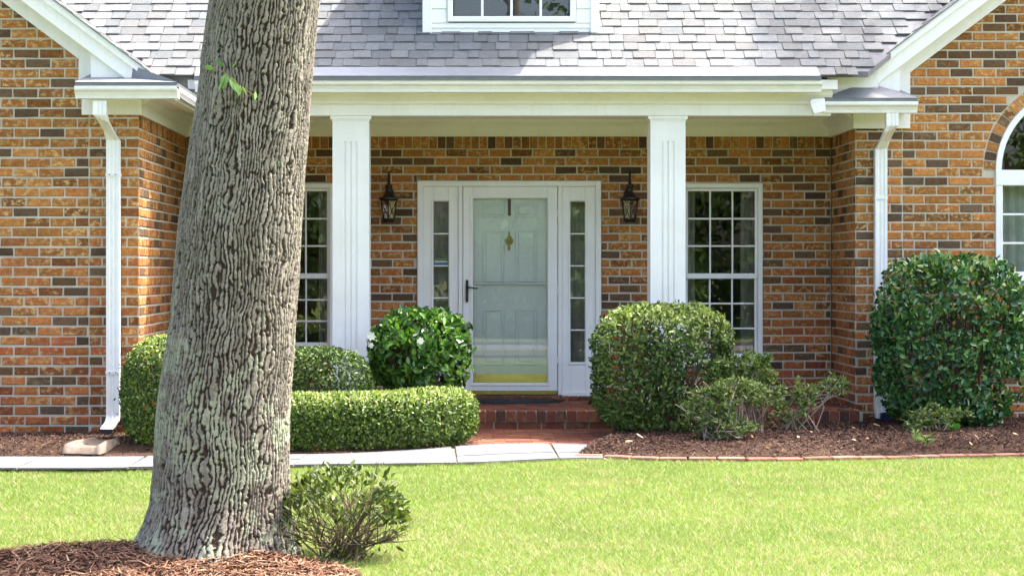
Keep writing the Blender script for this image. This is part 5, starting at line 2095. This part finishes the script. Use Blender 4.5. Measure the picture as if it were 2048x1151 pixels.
tone = fbm(np.stack([uu * 14, z_ * 4, np.full_like(z_, 9.0)], 1), 101, 3, perx=14)[:, None]
pc_ = plate * (1 - tone * 0.5) + plate2 * tone * 0.5
pc_ = pc_ * (0.82 + 0.36 * ID)[:, None]
rm_ = sstep(0.2, 0.8, hgt + 0.25 * (fine - 0.5))[:, None]
fi = fis * (1 - tone) + redb * tone
C = fi * (1 - rm_) + pc_ * rm_
spk_ = fbm(np.stack([uu * 300, z_ * 110, zero + 8], 1), 111, 2, perx=300)[:, None]
C = C * (0.62 + 0.76 * spk_)
C = C * (1 - lich[:, None]) + lic * (0.85 + 0.3 * fine2[:, None]) * lich[:, None]
i = np.arange(NU * NV).reshape(NV, NU)
j = np.roll(i, -1, axis=1)
Fq = np.stack([i[:-1], j[:-1], j[1:], i[1:]], -1).reshape(-1, 4)
link('trunk', fast_mesh('trunk', V, Fq, M['bark'], C, True), tree)
# upper trunk and limbs
b = MB()
bc = (0.22, 0.19, 0.155, 1)
top = Vector((pc[-1] + 0.02, TY, 2.93)) - Vector(TO)
up1 = Vector((-0.75, TY + 0.1, 4.6)) - Vector(TO)
up2 = Vector((-0.6, TY + 0.3, 6.4)) - Vector(TO)
b.tube([top, up1, up2], [0.285, 0.25, 0.19], 18, bc)
limb_tips = []
for k in range(13):
    a = 2 * math.pi * k / 13 + random.uniform(-0.3, 0.3)
    st = up1.lerp(up2, random.uniform(0.1, 1.0))
    ln = random.uniform(1.8, 3.0)
    m1 = st + Vector((math.cos(a) * ln * 0.5, math.sin(a) * ln * 0.5, random.uniform(0.6, 1.2)))
    e1 = st + Vector((math.cos(a) * ln, math.sin(a) * ln, random.uniform(1.0, 2.6)))
    b.tube([st, m1, e1], [0.11, 0.07, 0.025], 8, bc)
    limb_tips += [m1.lerp(e1, 0.5), e1]
e1 = up2 + Vector((0.2, 0.1, 2.4))
b.tube([up2, e1], [0.19, 0.04], 10, bc)
limb_tips.append(e1)
b.build('limb', M['bark'], tree, smooth=True)


def crown(parent, centres, per, rad, Lr, Wr, pal, mat='leafsoft'):
    PP = []
    for c in centres:
        p = RNG.normal(0, 1, (per, 3))
        p = unit(p) * (RNG.uniform(0, 1, per) ** 0.4)[:, None] * rad * RNG.uniform(0.7, 1.2)
        p[:, 2] *= 0.75
        PP.append(p + np.array(c))
    P = np.concatenate(PP)
    n = len(P)
    D = unit(RNG.normal(0, 1, (n, 3)) + np.array([0, 0, -0.2]))
    f = link('crown', leaf_mesh('crown', P, D, RNG.uniform(*Lr, n), RNG.uniform(*Wr, n), pal_cols(n, pal), M[mat], 0.2, False), parent)
    f['kind'] = 'stuff'


TREEP = [(0.06, 0.115, 0.025), (0.08, 0.14, 0.03), (0.05, 0.09, 0.022), (0.11, 0.17, 0.04)]
cs = []
for tpt in limb_tips:
    for q in range(3):
        cs.append(tuple(tpt + Vector((random.uniform(-0.7, 0.7), random.uniform(-0.7, 0.7), random.uniform(-0.3, 0.9)))))
def off_ray(c):
    v = Vector(c) - Vector((0.15, 0, 1.2))
    return (v - SUN_DIR * v.dot(SUN_DIR)).length
cs = [c for c in cs if off_ray(c) > 2.5]
crown(tree, cs, 150, 0.75, (0.10, 0.17), (0.05, 0.09), TREEP)
# small sprig growing from the bark
sp = MB()
spx = lambda px, py, d: Vector((PX(px, TY) - TO[0], -Rr.mean() * 0.0 - d - 0.0, PZ(py, TY) - TO[2]))
c0 = Vector((PX(560, TY), TY - 0.20, PZ(212, TY))) - Vector(TO)
pts = [Vector((PX(a_, TY), TY - d_, PZ(b_, TY))) - Vector(TO) for a_, b_, d_ in ((528, 205, 0.29), (510, 195, 0.33), (490, 180, 0.36), (468, 160, 0.37), (446, 152, 0.36))]
sp.tube(pts, [0.003, 0.0025, 0.002, 0.0018, 0.001], 5, (0.25, 0.16, 0.09, 1))
sprig = sp.build('sprig', M['twig'], tree)
PPs, DDs, LLs = [], [], []
for (a_, b_, ang_, l_) in ((446, 153, 2.9, 0.05), (462, 148, 2.2, 0.045), (472, 160, -1.9, 0.085), (480, 168, -1.3, 0.07), (468, 170, -2.1, 0.08), (490, 180, -1.5, 0.05), (500, 186, -1.0, 0.05), (497, 184, -1.8, 0.055), (526, 196, -1.5, 0.045), (482, 150, 0.9, 0.04)):
    PPs.append(tuple(Vector((PX(a_, TY), TY - 0.36, PZ(b_, TY))) - Vector(TO)))
    DDs.append((math.cos(ang_), random.uniform(-0.5, 0.1), math.sin(ang_)))
    LLs.append(l_)
for k in range(len(PPs)):
    link('leaf', leaf_mesh('leaf', np.array(PPs[k:k + 1]), unit(np.array(DDs[k:k + 1])), np.array(LLs[k:k + 1]), np.array(LLs[k:k + 1]) * 0.55, pal_cols(1, [(0.18, 0.33, 0.08), (0.22, 0.36, 0.11), (0.07, 0.18, 0.05)]), M['leafsoft'], 0.1), sprig)


# ------------------------------------------------------------------ trees outside the frame: the pine that shades the right side, and the trees across the street
def bg_tree(name, label, x, y, h, r, zc, ncl, per, lr, group, pal=TREEP, tr=0.16, lean=0.0):
    o = empty(name, (x, y, float(ground_z(x, y))))
    tag(o, label, 'tree', group)
    b = MB()
    b.tube([(0, 0, -0.1), (lean * 0.3, 0, h * 0.4), (lean, 0.0, h * 0.92)], [tr, tr * 0.8, tr * 0.3], 9, (0.14, 0.10, 0.075, 1))
    cs = []
    for k in range(ncl):
        d = Vector((random.gauss(0, 1), random.gauss(0, 1), random.gauss(0, 1))).normalized() * (random.random() ** 0.45)
        c = Vector((lean * 0.8 + d.x * r, d.y * r, zc + d.z * (h - zc)))
        cs.append(tuple(c))
        if k % 3 == 0:
            s0 = Vector((lean * 0.6, 0, max(h * 0.25, c.z - 1.2)))
            b.tube([s0, s0.lerp(c, 0.5) + Vector((0, 0, 0.15)), c], [tr * 0.3, tr * 0.2, 0.02], 5, (0.14, 0.10, 0.075, 1))
    b.build('trunk', M['bark'], o, smooth=True)
    crown(o, cs, per, r * 0.30, lr, (lr[0] * 0.45, lr[1] * 0.5), pal)


k_ = 17.0
bg_tree('pine_tree', 'tall pine standing to the right of the house, outside the picture', 3.1 + SUN_DIR.x / SUN_DIR.z * k_, -2.05 + SUN_DIR.y / SUN_DIR.z * k_, k_ + 2.2, 2.15, k_, 36, 170, (0.18, 0.30), None, [(0.045, 0.085, 0.03), (0.06, 0.10, 0.035)], 0.22)
for i, (x, y, h, r, zc) in enumerate(((-15, -33, 10, 4.0, 6.0), (-9.5, -36, 12, 4.4, 7), (-4.2, -32, 8.5, 3.3, 5), (1.2, -37, 12, 4.4, 7), (5.6, -32.5, 9, 3.4, 5.4), (10.4, -35, 12, 4.6, 7), (16, -33, 10, 4.2, 6), (-21, -36, 12, 5, 7), (22, -36, 12, 5, 7), (-12.3, -31, 5, 2.6, 3), (-6.8, -34, 6, 3.0, 3.4), (-1.4, -34, 6.5, 3.2, 3.6), (3.4, -31, 4.5, 2.5, 2.6), (8.0, -33, 6, 3.0, 3.4), (13.2, -31, 5, 2.8, 3))):
    bg_tree('street_tree', 'leafy tree across the street, seen only as a reflection in the glass', x, y, h, r, zc * 0.62, 34, 110, (0.22, 0.40), 'trees across the street')

# ------------------------------------------------------------------ lanterns, mat, splash block
def lantern(px, label):
    X = PX(px, -0.17)
    o = empty('wall_lantern', (X, -0.17, PZ(445, -0.17)))
    tag(o, label, 'lantern', 'wall lanterns beside the front door')
    h = lambda py: (445 - py) / S(-0.17)
    # wall arm with backplate
    b = MB()
    b.prism([(0.05 * math.cos(a), h(392) + 0.085 * math.sin(a)) for a in np.linspace(0, 2 * math.pi, 14, endpoint=False)], 'y', 0.145, 0.169)
    b.build('backplate', M['bronze'], o, smooth=False)
    b = MB()
    b.tube([(0, 0.15, h(392)), (0, 0.10, h(378)), (0, 0.06, h(356)), (0, 0.015, h(346)), (0, 0.0, h(352)), (0, 0.0, h(366))], [0.010, 0.011, 0.011, 0.010, 0.010, 0.009], 8)
    b.tube([(0, 0.018, h(348)), (0, 0.018, h(340))], [0.009, 0.003], 8)
    b.build('arm', M['bronze'], o, smooth=True)
    b = MB()
    b.lathe([(0.011, h(362)), (0.016, h(368)), (0.034, h(370)), (0.036, h(374)), (0.026, h(376)), (0.026, h(383)), (0.034, h(386)), (0.062, h(394)), (0.092, h(395)), (0.094, h(399)), (0.080, h(401)), (0.060, h(401))], 0, 0, 16)
    b.build('cap', M['bronze'], o, smooth=False)
    b = MB()
    b.lathe([(0.058, h(438.5)), (0.060, h(436)), (0.082, h(402))], 0, 0, 6, rot=math.pi / 6)
    b.f = b.f[:-2]
    b.build('glass_body', M['lampglass'], o)
    b = MB()
    for k in range(6):
        a = math.pi / 6 + k * math.pi / 3
        b.tube([(0.060 * math.cos(a), 0.060 * math.sin(a), h(438)), (0.083 * math.cos(a), 0.083 * math.sin(a), h(401))], 0.0045, 5)
        a2 = a + math.pi / 3
        p = [(0.0615 * math.cos(a), 0.0615 * math.sin(a), h(437)), (0.0845 * math.cos(a2), 0.0845 * math.sin(a2), h(402))]
        q = [(0.0615 * math.cos(a2), 0.0615 * math.sin(a2), h(437)), (0.0845 * math.cos(a), 0.0845 * math.sin(a), h(402))]
        b.tube(p, 0.0026, 4)
        b.tube(q, 0.0026, 4)
    b.build('cage', M['bronze'], o)
    b = MB()
    b.lathe([(0.050, h(445)), (0.056, h(443)), (0.064, h(438)), (0.060, h(437))], 0, 0, 16)
    b.build('base_ring', M['bronze'], o)
    b = MB()
    b.lathe([(0.012, h(437)), (0.012, h(420)), (0.009, h(418)), (0.006, h(410)), (0.001, h(407))], 0, 0, 8)
    b.build('candle', M['drape'], o)


lantern(777.5, 'dark bronze carriage lantern on the brick left of the front door')
lantern(1260, 'dark bronze carriage lantern on the brick right of the front door')

mat_o = empty('doormat', (dx(1020), -0.42, FLOOR + 0.001))
tag(mat_o, 'half-round black rubber mat on the porch before the front door', 'doormat')
b = MB()
poly = [(-0.50, 0.25)] + [(0.50 * math.cos(a), 0.25 - 0.48 * math.sin(a)) for a in np.linspace(math.pi, 0, 25)]
b.prism([(p[0], p[1]) for p in poly[1:]], 'z', 0.0, 0.016)
b.build('mat_base', M['rubber'], mat_o)
b = MB()
for k in range(6):
    r = 0.12 + 0.07 * k
    b.tube([(r * math.cos(a), 0.245 - 0.95 * r * math.sin(a), 0.017) for a in np.linspace(0.05, math.pi - 0.05, 22)], 0.006, 5)
for k in range(9):
    a = math.pi * (k + 1) / 10
    b.tube([(0.1 * math.cos(a), 0.245 - 0.095 * math.sin(a), 0.018), (0.47 * math.cos(a), 0.245 - 0.45 * math.sin(a), 0.018)], 0.006, 5)
b.build('raised_pattern', M['rubber'], mat_o)

spb = empty('splash_block', (PX(192, -3.75), -3.80, 0.062), math.radians(-13))
spb.scale = (0.85, 0.62, 0.9)
tag(spb, 'tan concrete splash block lying below the left downspout', 'splash block')
us, vs_ = np.linspace(-1, 1, 25), np.linspace(-1, 1, 17)
V, F = [], []
for v in vs_:
    for u in us:
        hw = 0.15 - 0.035 * v
        z = 0.010 + 0.040 * float(sstep(0.60, 0.84, np.array(abs(u)))) * (0.55 + 0.45 * float(sstep(-1.0, -0.2, np.array(v))))
        z = max(z, 0.010 + 0.036 * float(sstep(0.78, 0.95, np.array(v))))
        if abs(u) > 0.999 or abs(v) > 0.999:
            z = -0.04
        z += random.uniform(-0.001, 0.001)
        V.append((u * hw, v * 0.41, z))
nu_ = len(us)
for j in range(len(vs_) - 1):
    for i in range(nu_ - 1):
        F.append((j * nu_ + i, j * nu_ + i + 1, (j + 1) * nu_ + i + 1, (j + 1) * nu_ + i))
link('tray', fast_mesh('tray', V, F, M['block'], None, True), spb)
